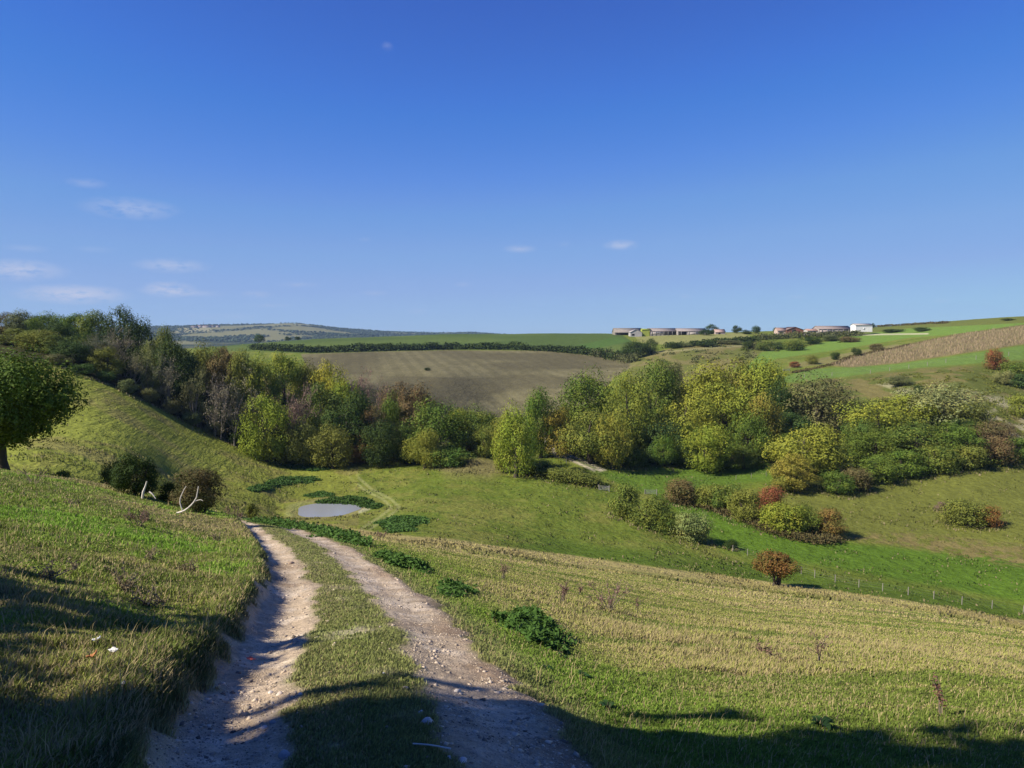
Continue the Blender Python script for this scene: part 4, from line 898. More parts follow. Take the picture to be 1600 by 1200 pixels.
def grass(name, n, r0, r1, seed, th0, th1, far=False, label='', grp=None):
    rg = np.random.default_rng(seed); r_ = np.exp(rg.uniform(math.log(r0), math.log(r1), n)); t_ = rg.uniform(th0, th1, n); x = r_ * np.sin(t_); y = r_ * np.cos(t_)
    tl = track(x, y); z = height(x, y, tl); c, dry, grn, kd = zones(x, y, z, tl); lat = tl[0]
    px, py = proj(x, y, z); clump = fbm(x * 1.9, y * 1.9, 3, 71); cl2 = fbm(x * .5, y * .5, 3, 72)
    keep = (grn > .45 + .4 * rg.random(n)) & (kd == 0) & (pond_r(x, y) > 10) & (y > .5)
    edge_y = np.interp(px, [p[0] for p in VALLEY_EDGE], [p[1] for p in VALLEY_EDGE])
    if far: keep &= (lat > 0) & (py > edge_y + 2) & (rg.random(n) < .35 + .9 * cl2)
    keep &= (np.abs(lat) > 1.15) | (rg.random(n) < .8)
    right = lat > 1.3
    h = np.where(right, .03 + .10 * sst(.35, .75, dry) * sst(.3, .65, cl2 + .15), .022 + .05 * sst(.35, .7, clump)); h = np.where(np.abs(lat) < 1.25, .028, h); h = np.where((lat < -1.15) & (lat > -1.7), .075, h)
    h = h * .82 * rg.uniform(.4, 1.45, n) * (1 + .006 * r_); long_ = rg.random(n) < .012; h = np.where(long_ & (np.abs(lat) > 1.3), h * 2.1 + .06, h)
    x, y, z, h, r_, c, dry, lat, long_ = (a[keep] for a in (x, y, z, h, r_, c, dry, lat, long_)); n = len(x)
    wd = (.0019 + .00042 * r_) * rg.uniform(.7, 1.4, n) * (1.3 if far else 1) * np.where(long_, .6, 1); a = rg.uniform(0, 6.283, n); wx, wy = np.cos(a) * wd, np.sin(a) * wd
    la = rg.uniform(0, 6.283, n); lean = h * rg.uniform(.15, .75, n); lx, ly = np.cos(la) * lean + .25 * h, np.sin(la) * lean - .05 * h
    V_ = np.empty((n, 5, 3)); V_[:, 0] = np.c_[x - wx, y - wy, z - .01]; V_[:, 1] = np.c_[x + wx, y + wy, z - .01]
    mx_, my_, mz_ = x + lx * .35, y + ly * .35, z + h * .6; V_[:, 2] = np.c_[mx_ + wx * .8, my_ + wy * .8, mz_]; V_[:, 3] = np.c_[mx_ - wx * .8, my_ - wy * .8, mz_]; V_[:, 4] = np.c_[x + lx, y + ly, z + h]
    k = np.arange(n) * 5; q4 = np.c_[k, k + 1, k + 2, k + 3]; q3 = np.c_[k + 3, k + 2, k + 4]
    isd = rg.random(n) < np.clip(.07 + dry * .7, 0, .8) * np.where(np.abs(lat) < 1.25, .3, 1); bc = c * rg.uniform(.7, 1.6, (n, 1)) * np.array([1.0, 1.15, .85])
    st_ = np.array([.42, .335, .16]) * rg.uniform(.65, 1.25, (n, 1)); bc = np.where((isd | long_)[:, None], st_, bc)
    cc = np.repeat(bc[:, None], 5, 1); cc = np.clip(cc, .005, .8)
    o = mesh_from(name, V_.reshape(-1, 3), [q4, q3], GRM, attrs={'col': cc.reshape(-1, 3)}); tag(o, label, 'grass', kind='stuff')
    return n
print('grass', grass('meadow_grass', 950000, 2.0, 46, 1, -.70, .70, label='short green and straw coloured grass on the bank, verges and track middle'),
      grass('dry_meadow_grass', 140000, 34, 118, 2, -.12, .70, far=True, label='tall dry straw coloured grass on the slope running down to the valley'))
# ------------------------------------------------------------------ flints and chalk rubble in the ruts
STM = colmat('rubble', 0, 0, .85)
def rocks(C, S, colc, rg):
    O = np.array([[1,0,0],[0,1,0],[-1,0,0],[0,-1,0],[0,0,1],[0,0,-1]], float); Fo = np.array([[0,1,4],[1,2,4],[2,3,4],[3,0,4],[1,0,5],[2,1,5],[3,2,5],[0,3,5]])
    n = len(C); k = O[None] * (.55 + .75 * rg.random((n, 6, 1))) + rg.normal(size=(n, 6, 3)) * .16; a = rg.uniform(0, 6.28, n); ca, sa = np.cos(a)[:, None], np.sin(a)[:, None]
    k = np.stack([k[..., 0] * ca - k[..., 1] * sa, k[..., 0] * sa + k[..., 1] * ca, k[..., 2] * .55], -1) * S[:, None, None]
    return (k + C[:, None]).reshape(-1, 3), (Fo[None] + (np.arange(n) * 6)[:, None, None]).reshape(-1, 3), np.repeat(colc, 6, 0)
rg = np.random.default_rng(5); n = 150000; r_ = np.exp(rg.uniform(math.log(1.8), math.log(38), n)); t_ = rg.uniform(-.62, .35, n); x = r_ * np.sin(t_); y = r_ * np.cos(t_); tl = track(x, y); z = height(x, y, tl); c, dry, grn, kd = zones(x, y, z, tl)
keep = ((kd == 1) & (rg.random(n) < .25 + .9 * sst(.42, .62, fbm(x * 2, y * 2, 3, 81)))) | ((np.abs(tl[0]) < 1.5) & (rg.random(n) < .05)); x, y, z, r_ = x[keep], y[keep], z[keep], r_[keep]; n = len(x)
S = np.minimum(.0025 + .0006 * r_ + .005 * rg.pareto(2.4, n), .035 + .0006 * r_) * .9
cc = np.where(rg.random((n, 1)) < .2, np.array([.20, .16, .12]), np.array([.48, .385, .28])) * rg.uniform(.6, 1.3, (n, 1))
v_, f_, c_ = rocks(np.c_[x, y, z], S, np.clip(cc, 0, .8), rg); tag(mesh_from('gravel', v_, f_, STM, attrs={'col': c_}), 'chalk and flint gravel strewn along both ruts', 'gravel', kind='stuff')
def stone(label, px, py, d, w, colc, name='flint_stone', cat='stone', flat=.6, seed=0, group='larger stones lying on the track'):
    x, y, z = hcast(px, py, d); bm_r = np.random.default_rng(seed + int(px)); s_ = w / F * y / 2 * 1.08
    u_ = np.linspace(0, 2 * math.pi, 14, endpoint=False); P_ = [[0, 0, 1.]]; 
    for la in (.9, .45, 0, -.45): P_ += [[math.cos(la) * math.cos(q_), math.cos(la) * math.sin(q_), math.sin(la)] for q_ in u_]
    P_ = np.array(P_); dirs = unit(bm_r.normal(size=(9, 3))); k = np.min(1 / np.clip(P_ @ dirs.T / (.62 + .3 * bm_r.random(9)), .01, None), axis=1); P_ = P_ * np.minimum(k, 1.15)[:, None]   # cut by random planes: broken facets
    F3 = [[0, 1 + j, 1 + (j + 1) % 14] for j in range(14)]; F4 = [[1 + i * 14 + j, 1 + (i + 1) * 14 + j, 1 + (i + 1) * 14 + (j + 1) % 14, 1 + i * 14 + (j + 1) % 14] for i in range(3) for j in range(14)]
    m = plain('stone', colc, var=.3, scale=14, bump=.01); o = mesh_from(name, P_ * [s_, s_ * .8, s_ * flat], [F3, F4], m); o.location = (x, y, z + s_ * flat * .15); o.rotation_euler.z = bm_r.uniform(0, 6); tag(o, label, cat, group)
for a in [('large bluish flint near the bottom edge between the ruts', 446, 1182, 3.9, 24, (.38,.36,.34)), ('dark flint alone on the lit part of the left rut', 364, 1144, 4.4, 10, (.07,.065,.06)), ('grey stone beside a pale one low in the left rut', 425, 1130, 4.6, 13, (.36,.33,.30)), ('pale stone touching the grey one low in the left rut', 411, 1138, 4.5, 12, (.6,.52,.43)),
          ('pale stone left of the pair higher in the left rut', 423, 1083, 5.5, 9, (.62,.54,.46)), ('pale stone right of the pair higher in the left rut', 437, 1085, 5.4, 11, (.58,.47,.38)), ('white stone at the grass edge of the left rut', 469, 1085, 5.5, 8, (.7,.64,.56)), ('small white pebble on the grassy middle strip', 599, 1052, 6.3, 5, (.78,.76,.72)),
          ('white stone at the edge of the shadow by the right rut', 657, 1114, 4.9, 11, (.74,.70,.64)), ('pale flat stone just inside the shadow of the right rut', 668, 1129, 4.6, 22, (.5,.45,.40)), ('pale rock in the sunlit rubble of the right rut', 714, 1081, 5.5, 14, (.72,.63,.52)), ('pinkish stone on the left edge of the right rut', 633, 1076, 5.7, 11, (.55,.42,.35)),
          ('pale rock at the bottom edge in the right rut', 722, 1190, 3.8, 16, (.6,.54,.48)), ('second rock at the bottom edge just left of the pale one', 702, 1186, 3.8, 12, (.5,.46,.42)), ('broken stone half way up the left rut', 455, 881, 15.5, 9, (.3,.22,.17)), ('brown stone below the broken one in the left rut', 443, 904, 13, 5, (.22,.16,.12)), ('pale chalk lump in the upper right rut', 522, 865, 19, 5, (.45,.38,.3))]: stone(*a)
def scrap(label, px, py, d, w, colc, name, cat, seed, curl=.5):
    x, y, z = hcast(px, py, d); rg_ = np.random.default_rng(seed); s_ = w / F * y; g_ = 6; V_ = []
    for i in range(g_):
        for j in range(g_):
            u, v = i / (g_ - 1) - .5, j / (g_ - 1) - .5; V_.append([u * s_ + rg_.normal() * s_ * .05, v * s_ * .7 + rg_.normal() * s_ * .05, s_ * curl * (u * u + v * v * .6) + abs(rg_.normal()) * s_ * .14])
    F_ = [[i * g_ + j, (i + 1) * g_ + j, (i + 1) * g_ + j + 1, i * g_ + j + 1] for i in range(g_ - 1) for j in range(g_ - 1)]
    o = mesh_from(name, V_, F_, plain(name, colc, rough=.8, var=.1)); so_ = o.modifiers.new('thick', 'SOLIDIFY'); so_.thickness = .002; o.location = (x, y, z + .05); o.rotation_euler = (rg_.uniform(-.3, .3), rg_.uniform(-.3, .3), rg_.uniform(0, 6)); tag(o, label, cat)
scrap('crumpled white scrap, upper one on the shaded bank', 151, 1010, 6.2, 12, (.75,.74,.70), 'paper_scrap', 'litter', 1)
scrap('crumpled white scrap, lower one on the shaded bank', 178, 1027, 5.8, 12, (.75,.74,.70), 'paper_scrap', 'litter', 2)
scrap('tiny white scrap near the foot of the shaded bank', 193, 1080, 4.9, 7, (.75,.74,.70), 'paper_scrap', 'litter', 3)
scrap('orange-brown fallen leaf on the shaded bank', 145, 1038, 5.4, 16, (.45,.20,.08), 'fallen_leaf', 'leaf', 4, .8)
scrap('red scrap at the shadow edge of the left rut', 391, 1039, 6.6, 13, (.55,.13,.10), 'red_scrap', 'litter', 5)
x, y, z = hcast(672, 1172, 4); o = mesh_from('fallen_stick', *tube(smooth_line(np.array([[-.1, .03, .02], [0, 0, .03], [.12, -.02, .02]]), 8), .005, 6), WHITE); o.location = (x, y, z); tag(o, 'pale fallen stick in the shade of the middle strip', 'stick')
# ------------------------------------------------------------------ fences and gates
POST = plain('fence_post', (.27, .245, .20), var=.2); WIRE = plain('wire', (.17, .17, .16), rough=.5)
def fence(label, pts, hgt, r=.05, wires=3, wr=.007):
    W = [hcast(*p) for p in pts]; b = np.array(W[0]); o = empty('wire_fence', b); tag(o, label, 'fence'); ws = []
    for w_ in W:
        w_ = np.array(w_); p = mesh_from('post', *tube([[0, 0, -.2], [0, 0, hgt * .5], [.01, 0, hgt]], r, 6), POST, parent=o); p.location = w_ - b
    for k in range(wires):
        hh = hgt * (.92 - .3 * k); ws.append(tube([np.array(w_) - b + [0, 0, hh] for w_ in W], wr, 4))
    for v, f in ws: mesh_from('wire', v, f, WIRE, parent=o)
fence('post and wire fence along the near side of the bright green valley grass', [(1145,862,135),(1168,868,130),(1195,876,127),(1225,886,124),(1252,897,121),(1273,903,119),(1305,910,117),(1342,918,116),(1379,924,115),(1419,930,114),(1459,936,113),(1503,945,112),(1550,951,111),(1599,959,110)], 1.25, .065)
fence('fence climbing the hillside below the stubble field', [(1257,590,390),(1300,588,375),(1360,584,360),(1390,580,358),(1420,576,355),(1449,572,352),(1478,567,350),(1525,562,348),(1576,556,345),(1610,553,345)], 2.0, .13, wires=2, wr=.015)
fence('short fence across the green strip behind the long hedge', [(1150,750,195),(1174,747,197),(1197,744,199),(1220,741,201)], 1.3, .06, wires=2)
fence('sheep fence beside the chalk path down to the gate', [(866,716,200),(885,725,195),(905,738,185),(922,750,176),(935,764,168)], 1.1, .06, wires=2)
def gate(label, px, py, d, wd, rot=0):
    b = hcast(px, py, d); o = empty('field_gate', b); tag(o, label, 'gate'); o.rotation_euler.z = rot; gm = plain('galvanised', (.26, .26, .25), rough=.5, var=.1)
    for s in (-1, 1): p = mesh_from('gate_post', *tube([[0, 0, -.2], [0, 0, 1.4]], .09, 6), POST, parent=o); p.location.x = s * (wd / 2 + .12)
    for k in range(5): mesh_from('rail', *tube([[-wd / 2, 0, .25 + k * .22], [wd / 2, 0, .25 + k * .22]], .035, 6), gm, parent=o)
    mesh_from('brace', *tube([[-wd / 2, .03, .25], [wd / 2, .03, 1.13]], .03, 6), gm, parent=o)
    for s in (-1, 1): mesh_from('end_bar', *tube([[s * wd / 2, 0, .2], [s * wd / 2, 0, 1.2]], .035, 6), gm, parent=o)
gate('metal gate where the sheep fence ends left of the slanting bushes', 944, 767, 166, 2.2, -.3)
gate('metal gate just behind the first slanting bush', 1017, 773, 168, 2.6, .0)
gate('small pale gate at the corner of the stubble field', 1229, 580, 400, 3.2, .1)
# ------------------------------------------------------------------ farm on the skyline
def box(x0, x1, y0, y1, z0, z1):
    V_ = np.array([[x, y, z] for x in (x0, x1) for y in (y0, y1) for z in (z0, z1)], float); return V_, np.array([[0,1,3,2],[4,6,7,5],[0,4,5,1],[2,3,7,6],[0,2,6,4],[1,5,7,3]])
def barn(label, px0, px1, pb, pe, pt, d, depth, roof, wall, opens=(), gable=False, rot=0, name='farm_barn', bays=0):
    xm, ym, zb = hcast((px0 + px1) / 2, pb, d, lo=.97, hi=1.03); ym = d; zb = us(800, pb)[1] * d; W_ = (px1 - px0) / F * d / math.cos(TILT); he = (pb - pe) / F * d; hr = (pb - pt) / F * d; xm = us((px0 + px1) / 2, pb)[0] * d
    o = empty(name, (xm, ym, zb)); tag(o, label, 'barn', 'farm buildings on the skyline'); o.rotation_euler.z = rot
    a = W_ / 2; rm = plain('roof_sheet', roof, var=.18, scale=.5); wm_ = plain('barn_wall', wall, var=.15, scale=.6); dk = plain('painted_dark_opening', (.03, .028, .027)); t_ = .12
    if gable: V_ = [[-a,0,-2],[a,0,-2],[a,0,he],[0,0,hr],[-a,0,he],[-a,depth,-2],[a,depth,-2],[a,depth,he],[0,depth,hr],[-a,depth,he]]
    else: V_ = [[-a,0,-2],[-a,depth,-2],[-a,depth,he],[-a,depth/2,hr],[-a,0,he],[a,0,-2],[a,depth,-2],[a,depth,he],[a,depth/2,hr],[a,0,he]]
    me = bpy.data.meshes.new('wall'); me.from_pydata(V_, [], [[0,1,2,3,4],[5,6,7,8,9][::-1],[1,6,7,2],[0,4,9,5]] if gable else [[0,1,2,3,4][::-1],[5,6,7,8,9],[0,5,9,4],[1,2,7,6]]); me.materials.append(wm_); w_ = bpy.data.objects.new('wall', me); col.objects.link(w_); w_.parent = o
    ov = .5
    for s in (0, 1):
        if gable: sx = -1 if s == 0 else 1; A_ = [[0,-ov,hr],[0,depth+ov,hr],[sx*(a+ov),depth+ov,he-ov*(hr-he)/a],[sx*(a+ov),-ov,he-ov*(hr-he)/a]]
        else: yy = -ov if s == 0 else depth + ov; A_ = [[-a-ov,depth/2,hr],[a+ov,depth/2,hr],[a+ov,yy,he-ov*(hr-he)/(depth/2)],[-a-ov,yy,he-ov*(hr-he)/(depth/2)]]
        A_ = np.array(A_); A_ = np.r_[A_ + [0, 0, .05], A_ + [0, 0, .05 + t_]]; mesh_from('roof', A_, [[0,1,2,3],[7,6,5,4],[0,4,5,1],[1,5,6,2],[2,6,7,3],[3,7,4,0]], rm, parent=o)
    for (f0, f1, h0, h1, kind) in opens:
        v, f = box(-a + f0 * W_, -a + f1 * W_, -.12, -.004, h0 * he, h1 * he)
        mesh_from('doorway' if kind == 'dark' else 'panel', v, f, dk if kind == 'dark' else plain('panel', kind, var=.12, scale=.8), parent=o)  # doorways are dark slabs on the wall, painting in the shade inside
    for k in range(bays):
        v, f = box(-a + (k + .5) / bays * W_ - .18, -a + (k + .5) / bays * W_ + .18, -.45, -.14, -1, he * .98); mesh_from('bay_post', v, f, plain('bay_post', (.3, .28, .25)), parent=o)
    # footing: a low bank of soil carries the yard level with the land
barn('grey roofed open barn at the left end of the farm', 961, 1004, 523.5, 519.5, 512.8, 775, 22, (.23,.20,.17), (.24,.21,.17), [(.05,.5,.0,.95,'dark'),(.55,.95,0,.9,(.3,.26,.21))])
barn('small pale gabled shed in front of the left open barn', 985, 1003, 524.3, 519, 514.5, 745, 12, (.42,.38,.36), (.42,.39,.36), [(.1,.35,0,.5,'dark')], gable=True)
barn('yellow-green sheeted store between two farm barns', 1003, 1016, 523.3, 515.0, 513.8, 750, 8, (.30,.34,.06), (.34,.38,.07), name='silage_store')
barn('long barn with pinkish wall left and dark open bays right', 1015, 1060, 523.8, 517.6, 513.0, 750, 18, (.25,.21,.19), (.34,.30,.27), [(.05,.45,.25,.95,(.5,.43,.39)),(.47,.98,.1,.95,'dark')], bays=7)
barn('grey roofed barn left of the tall farm tree', 1059, 1104, 524, 517.6, 513.2, 745, 18, (.26,.22,.20), (.35,.31,.28), [(.03,.3,.0,.95,'dark'),(.35,.72,.1,.8,(.42,.37,.33)),(.74,.9,0,.9,'dark')], bays=4)
barn('low pinkish building right of the tall farm tree', 1118, 1133, 522.5, 518.8, 514.5, 745, 9, (.38,.26,.22), (.40,.32,.28), [(.3,.5,0,.8,'dark')])
barn('brick barn with dark doorway in its gable', 1229, 1256, 521.3, 515.5, 511, 700, 20, (.22,.15,.13), (.26,.11,.075), [(.30,.52,0,1.1,'dark')], gable=True, rot=.0)
barn('low lean-to with pinkish wall on the left of the brick barn', 1215, 1229, 521.3, 516.5, 512.2, 702, 10, (.28,.19,.16), (.48,.36,.30), [(.2,.5,0,.6,'dark')])
barn('low white fronted shed left of the long skyline barn', 1262, 1282, 520.6, 516.5, 514, 668, 10, (.36,.22,.18), (.45,.40,.37), [(.45,.6,0,.7,'dark')])
barn('long brown roofed barn with open frame at its right end', 1280, 1330, 520.3, 514.2, 509.4, 665, 16, (.25,.2,.18), (.34,.30,.27), [(.02,.45,.1,.85,(.45,.36,.32)),(.5,.98,.05,.95,(.20,.18,.17))], bays=6)
barn('white barn at the right end of the farm', 1337, 1363, 515, 508, 505.8, 650, 10, (.34,.30,.28), (.78,.76,.72), [(.45,.55,0,.4,(.6,.6,.58))])
# ------------------------------------------------------------------ hedges, rough scrub, stalks, far woods
def foliage_line(name, label, cat, pts, n, hgt, wd, leaf, colr, seed, kind=None, group=None):
    rg = np.random.default_rng(seed); W = np.array([hcast(*p)[:2] for p in pts]); L_ = smooth_line(W, 400); i = rg.integers(0, 399, n); f = rg.random((n, 1)); c0 = L_[i] * (1 - f) + L_[i + 1] * f
    q = c0 + rg.normal(size=(n, 2)) * wd * .35; s_ = i / 399 * len(pts) * 9; hh = hgt * (.45 + 1.1 * fbm(s_, s_ * 0, 4, seed)); zz = height(q[:, 0], q[:, 1]) + hh * rg.random(n) ** .8
    b = np.array([*W[0], hz(*W[0])]); V_, F_, rn = leaves(np.c_[q, zz] - b, unit(rg.normal(size=(n, 3)) * .6 + [0, -.2, .7]), leaf, rg); o = mesh_from(name, V_, F_, LM, attrs={'rnd': rn}); o.location = b; c, c2 = COLS[colr]; o.color = (*c, 1); o['tint2'] = [float(v) for v in c2]; o['mixamt'] = .4; tag(o, label, cat, group, kind)
foliage_line('field_hedge', 'long dark hedge along the top of the ploughed field', 'hedge', [(395,546,700),(450,549,690),(500,551,680),(560,549,690),(640,547,700),(700,546,715),(780,546,715),(850,548,700),(900,552,670),(935,556,640),(965,562,600)], 14000, 5.5, 7, 1.3, 'dark', 1)
foliage_line('field_hedge', 'dark hedge curving from the field corner to the round dark tree', 'hedge', [(930,556,640),(965,561,600),(990,566,570)], 2500, 5, 8, 1.1, 'olgrey', 2)
foliage_line('field_hedge', 'low hedge on the bank from the pale field edge to the farm scrub', 'hedge', [(1040,544,640),(1080,541,640),(1130,536,650),(1180,533,650)], 2600, 3.5, 6, 1.1, 'dark', 3)
foliage_line('field_hedge', 'rough hedge on the green ridge below the long skyline barn', 'hedge', [(1185,531,640),(1240,528,640),(1290,527,640),(1340,525,640)], 3400, 4.5, 9, 1.0, 'olgrey', 4)
foliage_line('field_hedge', 'thin brown bank running up beside the stubble field', 'hedge', [(1240,583,380),(1300,570,420),(1340,556,460),(1420,539,520)], 2200, .9, 2.5, .6, 'brown', 5)
foliage_line('field_hedge', 'rusty rough bank along the skyline right of the white barn', 'hedge', [(1370,511,640),(1420,508,650),(1480,505,660)], 1800, 1.8, 4, .9, 'brown', 6)
foliage_line('bramble_bank', 'nettly bramble bank under the front trees of the right wood', 'hedge', [(1000,728,198),(1040,722,203),(1090,722,207),(1150,721,207),(1210,716,206)], 5200, 2.6, 3.2, .42, 'bluegreen', 7)
foliage_line('bramble_bank', 'dark bramble foot of the long clump on the right-hand slope', 'hedge', [(1320,768,184),(1360,756,190),(1410,746,195),(1460,738,199),(1520,729,204),(1600,720,208)], 6500, 2.4, 3.5, .42, 'mid', 8)
foliage_line('bramble_bank', 'low bramble running under the slanting row of bushes', 'hedge', [(958,795,160),(990,812,154),(1040,832,149),(1090,848,145)], 2600, 1.1, 2.2, .3, 'olive', 9)
foliage_line('bramble_bank', 'straw and bramble tangle under the long hedge', 'hedge', [(1055,786,168),(1110,796,164),(1165,814,159),(1215,836,153),(1270,848,148),(1305,846,148)], 5200, 1.3, 3.0, .3, 'brown', 10)
foliage_line('bramble_bank', 'green scrub tumbling down beside the chalk path', 'hedge', [(830,735,180),(858,745,175),(890,752,170),(925,760,166)], 4200, 2.0, 4.0, .38, 'olive', 11)
def scatter_scrub(name, label, poly, d, n, size, leaf, per, colr, seed, lo, hi):
    rg = np.random.default_rng(seed); P2 = np.array(poly, float); C = []
    while len(C) < n:
        a, b = rg.uniform(P2.min(0), P2.max(0))
        if poly_sd(np.array([a]), np.array([b]), poly)[0] < 0 and vn(np.array([a / 18]), np.array([b / 7]), seed)[0] > .42: C.append(hcast(a, b, np.interp(b, *d), lo=lo, hi=hi))
    C = np.array(C); s_ = size * rg.uniform(.5, 1.5, (n, 1)); Q = np.repeat(C, per, 0) + rg.normal(size=(n * per, 3)) * np.repeat(s_, per, 0) * [.5, .5, .3]; Q[:, 2] = np.maximum(Q[:, 2], np.repeat(C[:, 2], per)); V_, F_, rn = leaves(Q, unit(rg.normal(size=Q.shape) * .6 + [0, 0, .6]), leaf, rg)
    o = mesh_from(name, V_, F_, LM, attrs={'rnd': rn}); c, c2 = COLS[colr]; o.color = (*c, 1); o['tint2'] = [float(v) for v in c2]; o['mixamt'] = .5; tag(o, label, 'scrub', kind='stuff')
scatter_scrub('hillside_scrub', 'low rough scrub dotted over the chalk-scarred hillside', [(1350,592),(1420,584),(1540,575),(1600,590),(1600,690),(1500,650),(1400,610)], ([570,690],[330,225]), 230, 1.5, .42, 26, 'olive', 1, .8, 1.25)
scatter_scrub('hillside_scrub', 'dark rough patches on the dull slope below the farm', [(1000,560),(1060,544),(1190,538),(1180,560),(1120,566),(1050,572)], ([535,575],[640,470]), 90, 2.4, .9, 20, 'olgrey', 2, .85, 1.2)
scatter_scrub('hillside_scrub', 'tangled scrub in the dip between the farm and the bright field', [(1160,548),(1190,532),(1330,524),(1330,534),(1260,541),(1200,552)], ([520,555],[660,540]), 130, 2.6, .9, 24, 'mid', 3, .85, 1.2)
# dead stalks
rg = np.random.default_rng(9); m = fk == 5; qq = q_idx = None
sv = V[np.unique(np.nonzero(KIND == 5)[0])]; pick = rg.integers(0, len(sv), 9000); x = sv[pick, 0] + rg.normal(size=9000) * 1.2; y = sv[pick, 1] + rg.normal(size=9000) * 1.5
pq, pr_ = proj(x, y, height(x, y)); ins = poly_sd(pq, pr_, STAKES) < 0; x, y = x[ins], y[ins]; z = height(x, y); n = len(x); h = rg.uniform(.6, 1.6, n); wd = rg.uniform(.06, .15, n); a = rg.uniform(0, 3.14, n)
V4 = np.empty((n, 4, 3)); V4[:, 0] = np.c_[x - wd * np.cos(a), y - wd * np.sin(a), z - .1]; V4[:, 1] = np.c_[x + wd * np.cos(a), y + wd * np.sin(a), z - .1]; tx = x + rg.normal(size=n) * .25; V4[:, 2] = np.c_[tx + wd * .6 * np.cos(a), y + wd * .6 * np.sin(a), z + h]; V4[:, 3] = np.c_[tx - wd * .6 * np.cos(a), y - wd * .6 * np.sin(a), z + h]
cc = np.array([.27, .20, .115]) * rg.uniform(.5, 1.35, (n, 1)); tag(mesh_from('dead_stalks', V4.reshape(-1, 3), np.arange(4 * n).reshape(-1, 4), colmat('stalk', .2, .3), attrs={'col': np.repeat(cc, 4, 0)}), 'dry brown stalks covering the strip field on the right hillside', 'stalks', kind='stuff')
# woods on the distant hills
sel = np.nonzero((KIND == 6) & (Y > 3300) & (Y < 7500) & (np.abs(X / Y + .25) < .5))[0]; hx, hy = X[sel], Y[sel]; wd_ = fbm(hx / 380, hy / 520, 4, 61); sel = sel[wd_ > .38]; pk = rg.integers(0, len(sel), 14000); hx = X[sel[pk]] + rg.normal(size=14000) * 14; hy = Y[sel[pk]] + rg.normal(size=14000) * 14; hzv = height(hx, hy)
v_, f_, c_ = rocks(np.c_[hx, hy, hzv + 3], rg.uniform(5, 11, 14000), np.array([.035, .05, .022]) * rg.uniform(.6, 1.8, (14000, 1)), rg)
tag(mesh_from('distant_woodland', v_, f_, STM, attrs={'col': c_}), 'dark woods covering the distant downs on the left', 'woodland', kind='stuff')
def house(label, px, pb, d, w, h):
    xx, yy, zz = hcast(px, pb, d, lo=.9, hi=1.1); o = empty('distant_house', (xx, yy, zz)); tag(o, label, 'house', 'distant hilltop village'); v, f = box(-w / 2, w / 2, 0, w * .6, -6, h); mesh_from('wall', v, f, plain('render_wall', (.34, .29, .25)), parent=o)
    V_ = np.array([[-w/2-.5,-.5,h],[w/2+.5,-.5,h],[w/2+.5,w*.6+.5,h],[-w/2-.5,w*.6+.5,h],[-w/2-.5,w*.3,h*1.5],[w/2+.5,w*.3,h*1.5]]); mesh_from('roof', V_, [np.array([[0,1,5,4],[2,3,4,5],[0,3,2,1]]), np.array([[0,4,3],[1,2,5]])], plain('tile_roof', (.2, .13, .1)), parent=o)
for k, (px, pb, w, h) in enumerate([(303, 512.5, 40, 9), (312, 512, 30, 12), (322, 512, 50, 10), (331, 511.5, 34, 9), (340, 511.5, 24, 8)]): house(['leftmost distant house on the far ridge', 'taller distant house second from the left on the far ridge', 'widest distant house below the mast on the far ridge', 'distant house right of the mast on the far ridge', 'smallest distant house at the right end on the far ridge'][k], px, pb, 5100, w, h)
xx, yy, zz = hcast(318, 512, 5150, lo=.9, hi=1.1); o = mesh_from('radio_mast', *tube([[0, 0, -5], [0, 0, 20], [0, 0, 44]], [2.0, 1.2, .5], 4), plain('mast', (.2, .2, .22))); o.location = (xx, yy, zz); tag(o, 'thin radio mast over the distant ridge houses', 'mast')
# ------------------------------------------------------------------ the air between here and the distant downs
v, f = box(-9500, 9500, -300, 12200, -260, 330); hzm = bpy.data.materials.new('haze'); hzm.use_nodes = True; t = hzm.node_tree; t.nodes.clear(); o_ = N(t, 'ShaderNodeOutputMaterial'); pv = N(t, 'ShaderNodeVolumePrincipled'); pv.inputs['Color'].default_value = (.45, .66, 1, 1); HAZE = .00005; pv.inputs['Density'].default_value = HAZE
t.links.new(pv.outputs[0], o_.inputs['Volume'])
if HAZE: hb = mesh_from('haze', v, f, hzm); tag(hb, 'thin blue haze softening the distant downs', 'haze', kind='stuff')

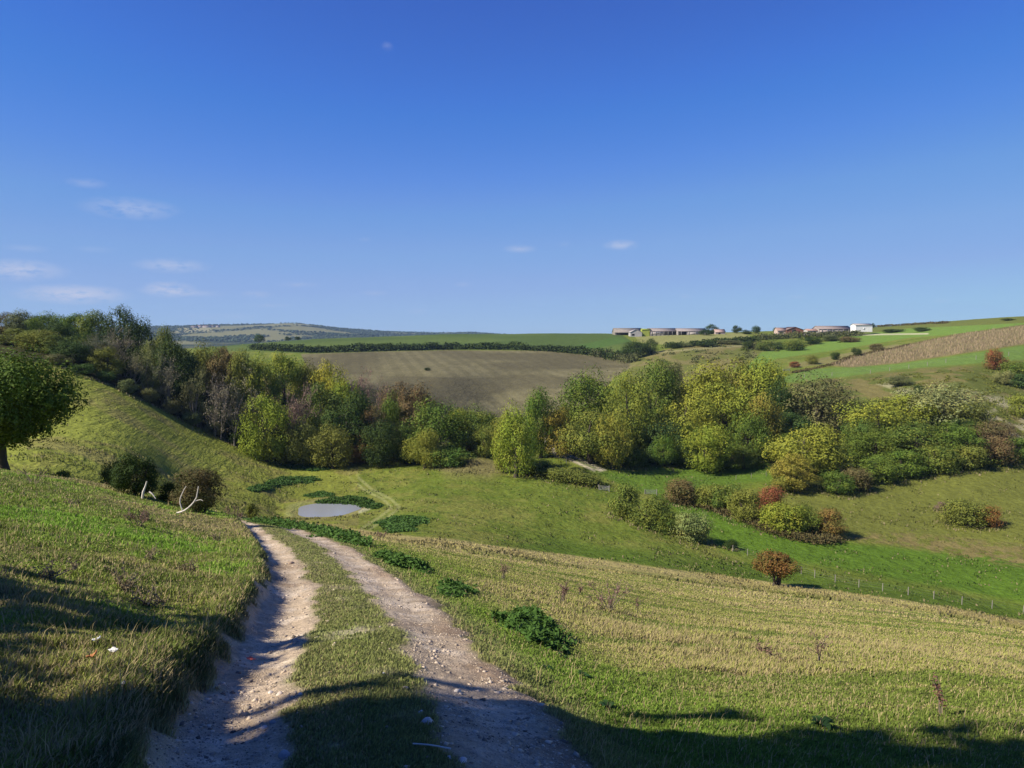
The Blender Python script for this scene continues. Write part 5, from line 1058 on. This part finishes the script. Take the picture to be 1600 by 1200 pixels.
# ------------------------------------------------------------------ tussocks of rough grass over the valley and ragged skirts round the bushes
rg = np.random.default_rng(77); n = 230000; r_ = np.exp(rg.uniform(math.log(58), math.log(290), n)); t_ = rg.uniform(-.66, .70, n); x = r_ * np.sin(t_); y = r_ * np.cos(t_)
bx = np.array([o.location[:2] for o in bpy.data.objects if o.type == 'EMPTY' and o.get('category') == 'bush' and 60 < o.location[1] < 260]); bw = np.array([o.scale[0] for o in bpy.data.objects if o.type == 'EMPTY' and o.get('category') == 'bush' and 60 < o.location[1] < 260])
k = rg.integers(0, len(bx), 9000); a = rg.uniform(0, 6.28, 9000); rr2 = bw[k] * rg.uniform(.34, .62, 9000); x = np.r_[x, bx[k, 0] + np.cos(a) * rr2]; y = np.r_[y, bx[k, 1] + np.sin(a) * rr2]; sk = np.r_[np.zeros(n, bool), np.ones(9000, bool)]; n = len(x)
tl = track(x, y); z = height(x, y, tl); c, dry, grn, kd = zones(x, y, z, tl); px, py = proj(x, y, z); cl = fbm(x / 3.5, y / 3.5, 4, 91); cl2 = fbm(x / 16, y / 16, 3, 92)
keep = (kd == 0) & (pond_r(x, y) > 9.5) & (c[:, 1] > .1) & (sk | (rg.random(n) < sst(.46, .68, cl) * (.25 + 1.2 * sst(.4, .6, cl2))))
x, y, z, c, sk = x[keep], y[keep], z[keep], c[keep], sk[keep]; r_ = np.hypot(x, y); n = len(x); h = rg.uniform(.08, .30, n) * (1 + .6 * sk + r_ / 500); wd = rg.uniform(.05, .16, n) * (.6 + r_ / 250); a = rg.uniform(0, 3.14, n); lx = rg.normal(size=n) * .08; ly = rg.normal(size=n) * .08
V4 = np.empty((n, 4, 3)); ca, sa = np.cos(a) * wd, np.sin(a) * wd
V4[:, 0] = np.c_[x - ca, y - sa, z - .04]; V4[:, 1] = np.c_[x + ca, y + sa, z - .04]; V4[:, 2] = np.c_[x + lx + ca * .5, y + ly + sa * .5, z + h]; V4[:, 3] = np.c_[x + lx - ca * .5, y + ly - sa * .5, z + h * .8]
cc = c * rg.uniform(.6, 1.25, (n, 1)); cc = np.where((rg.random(n) < .12 + .3 * sk)[:, None], np.array([.27, .22, .11]) * rg.uniform(.7, 1.2, (n, 1)), cc)
tag(mesh_from('rough_grass', V4.reshape(-1, 3), np.arange(4 * n).reshape(-1, 4), GRM, attrs={'col': np.clip(np.repeat(cc, 4, 0), .005, .8)}), 'tussocks of rough grass over the valley sides and round the feet of the bushes', 'grass', kind='stuff'); print('tussocks', n)
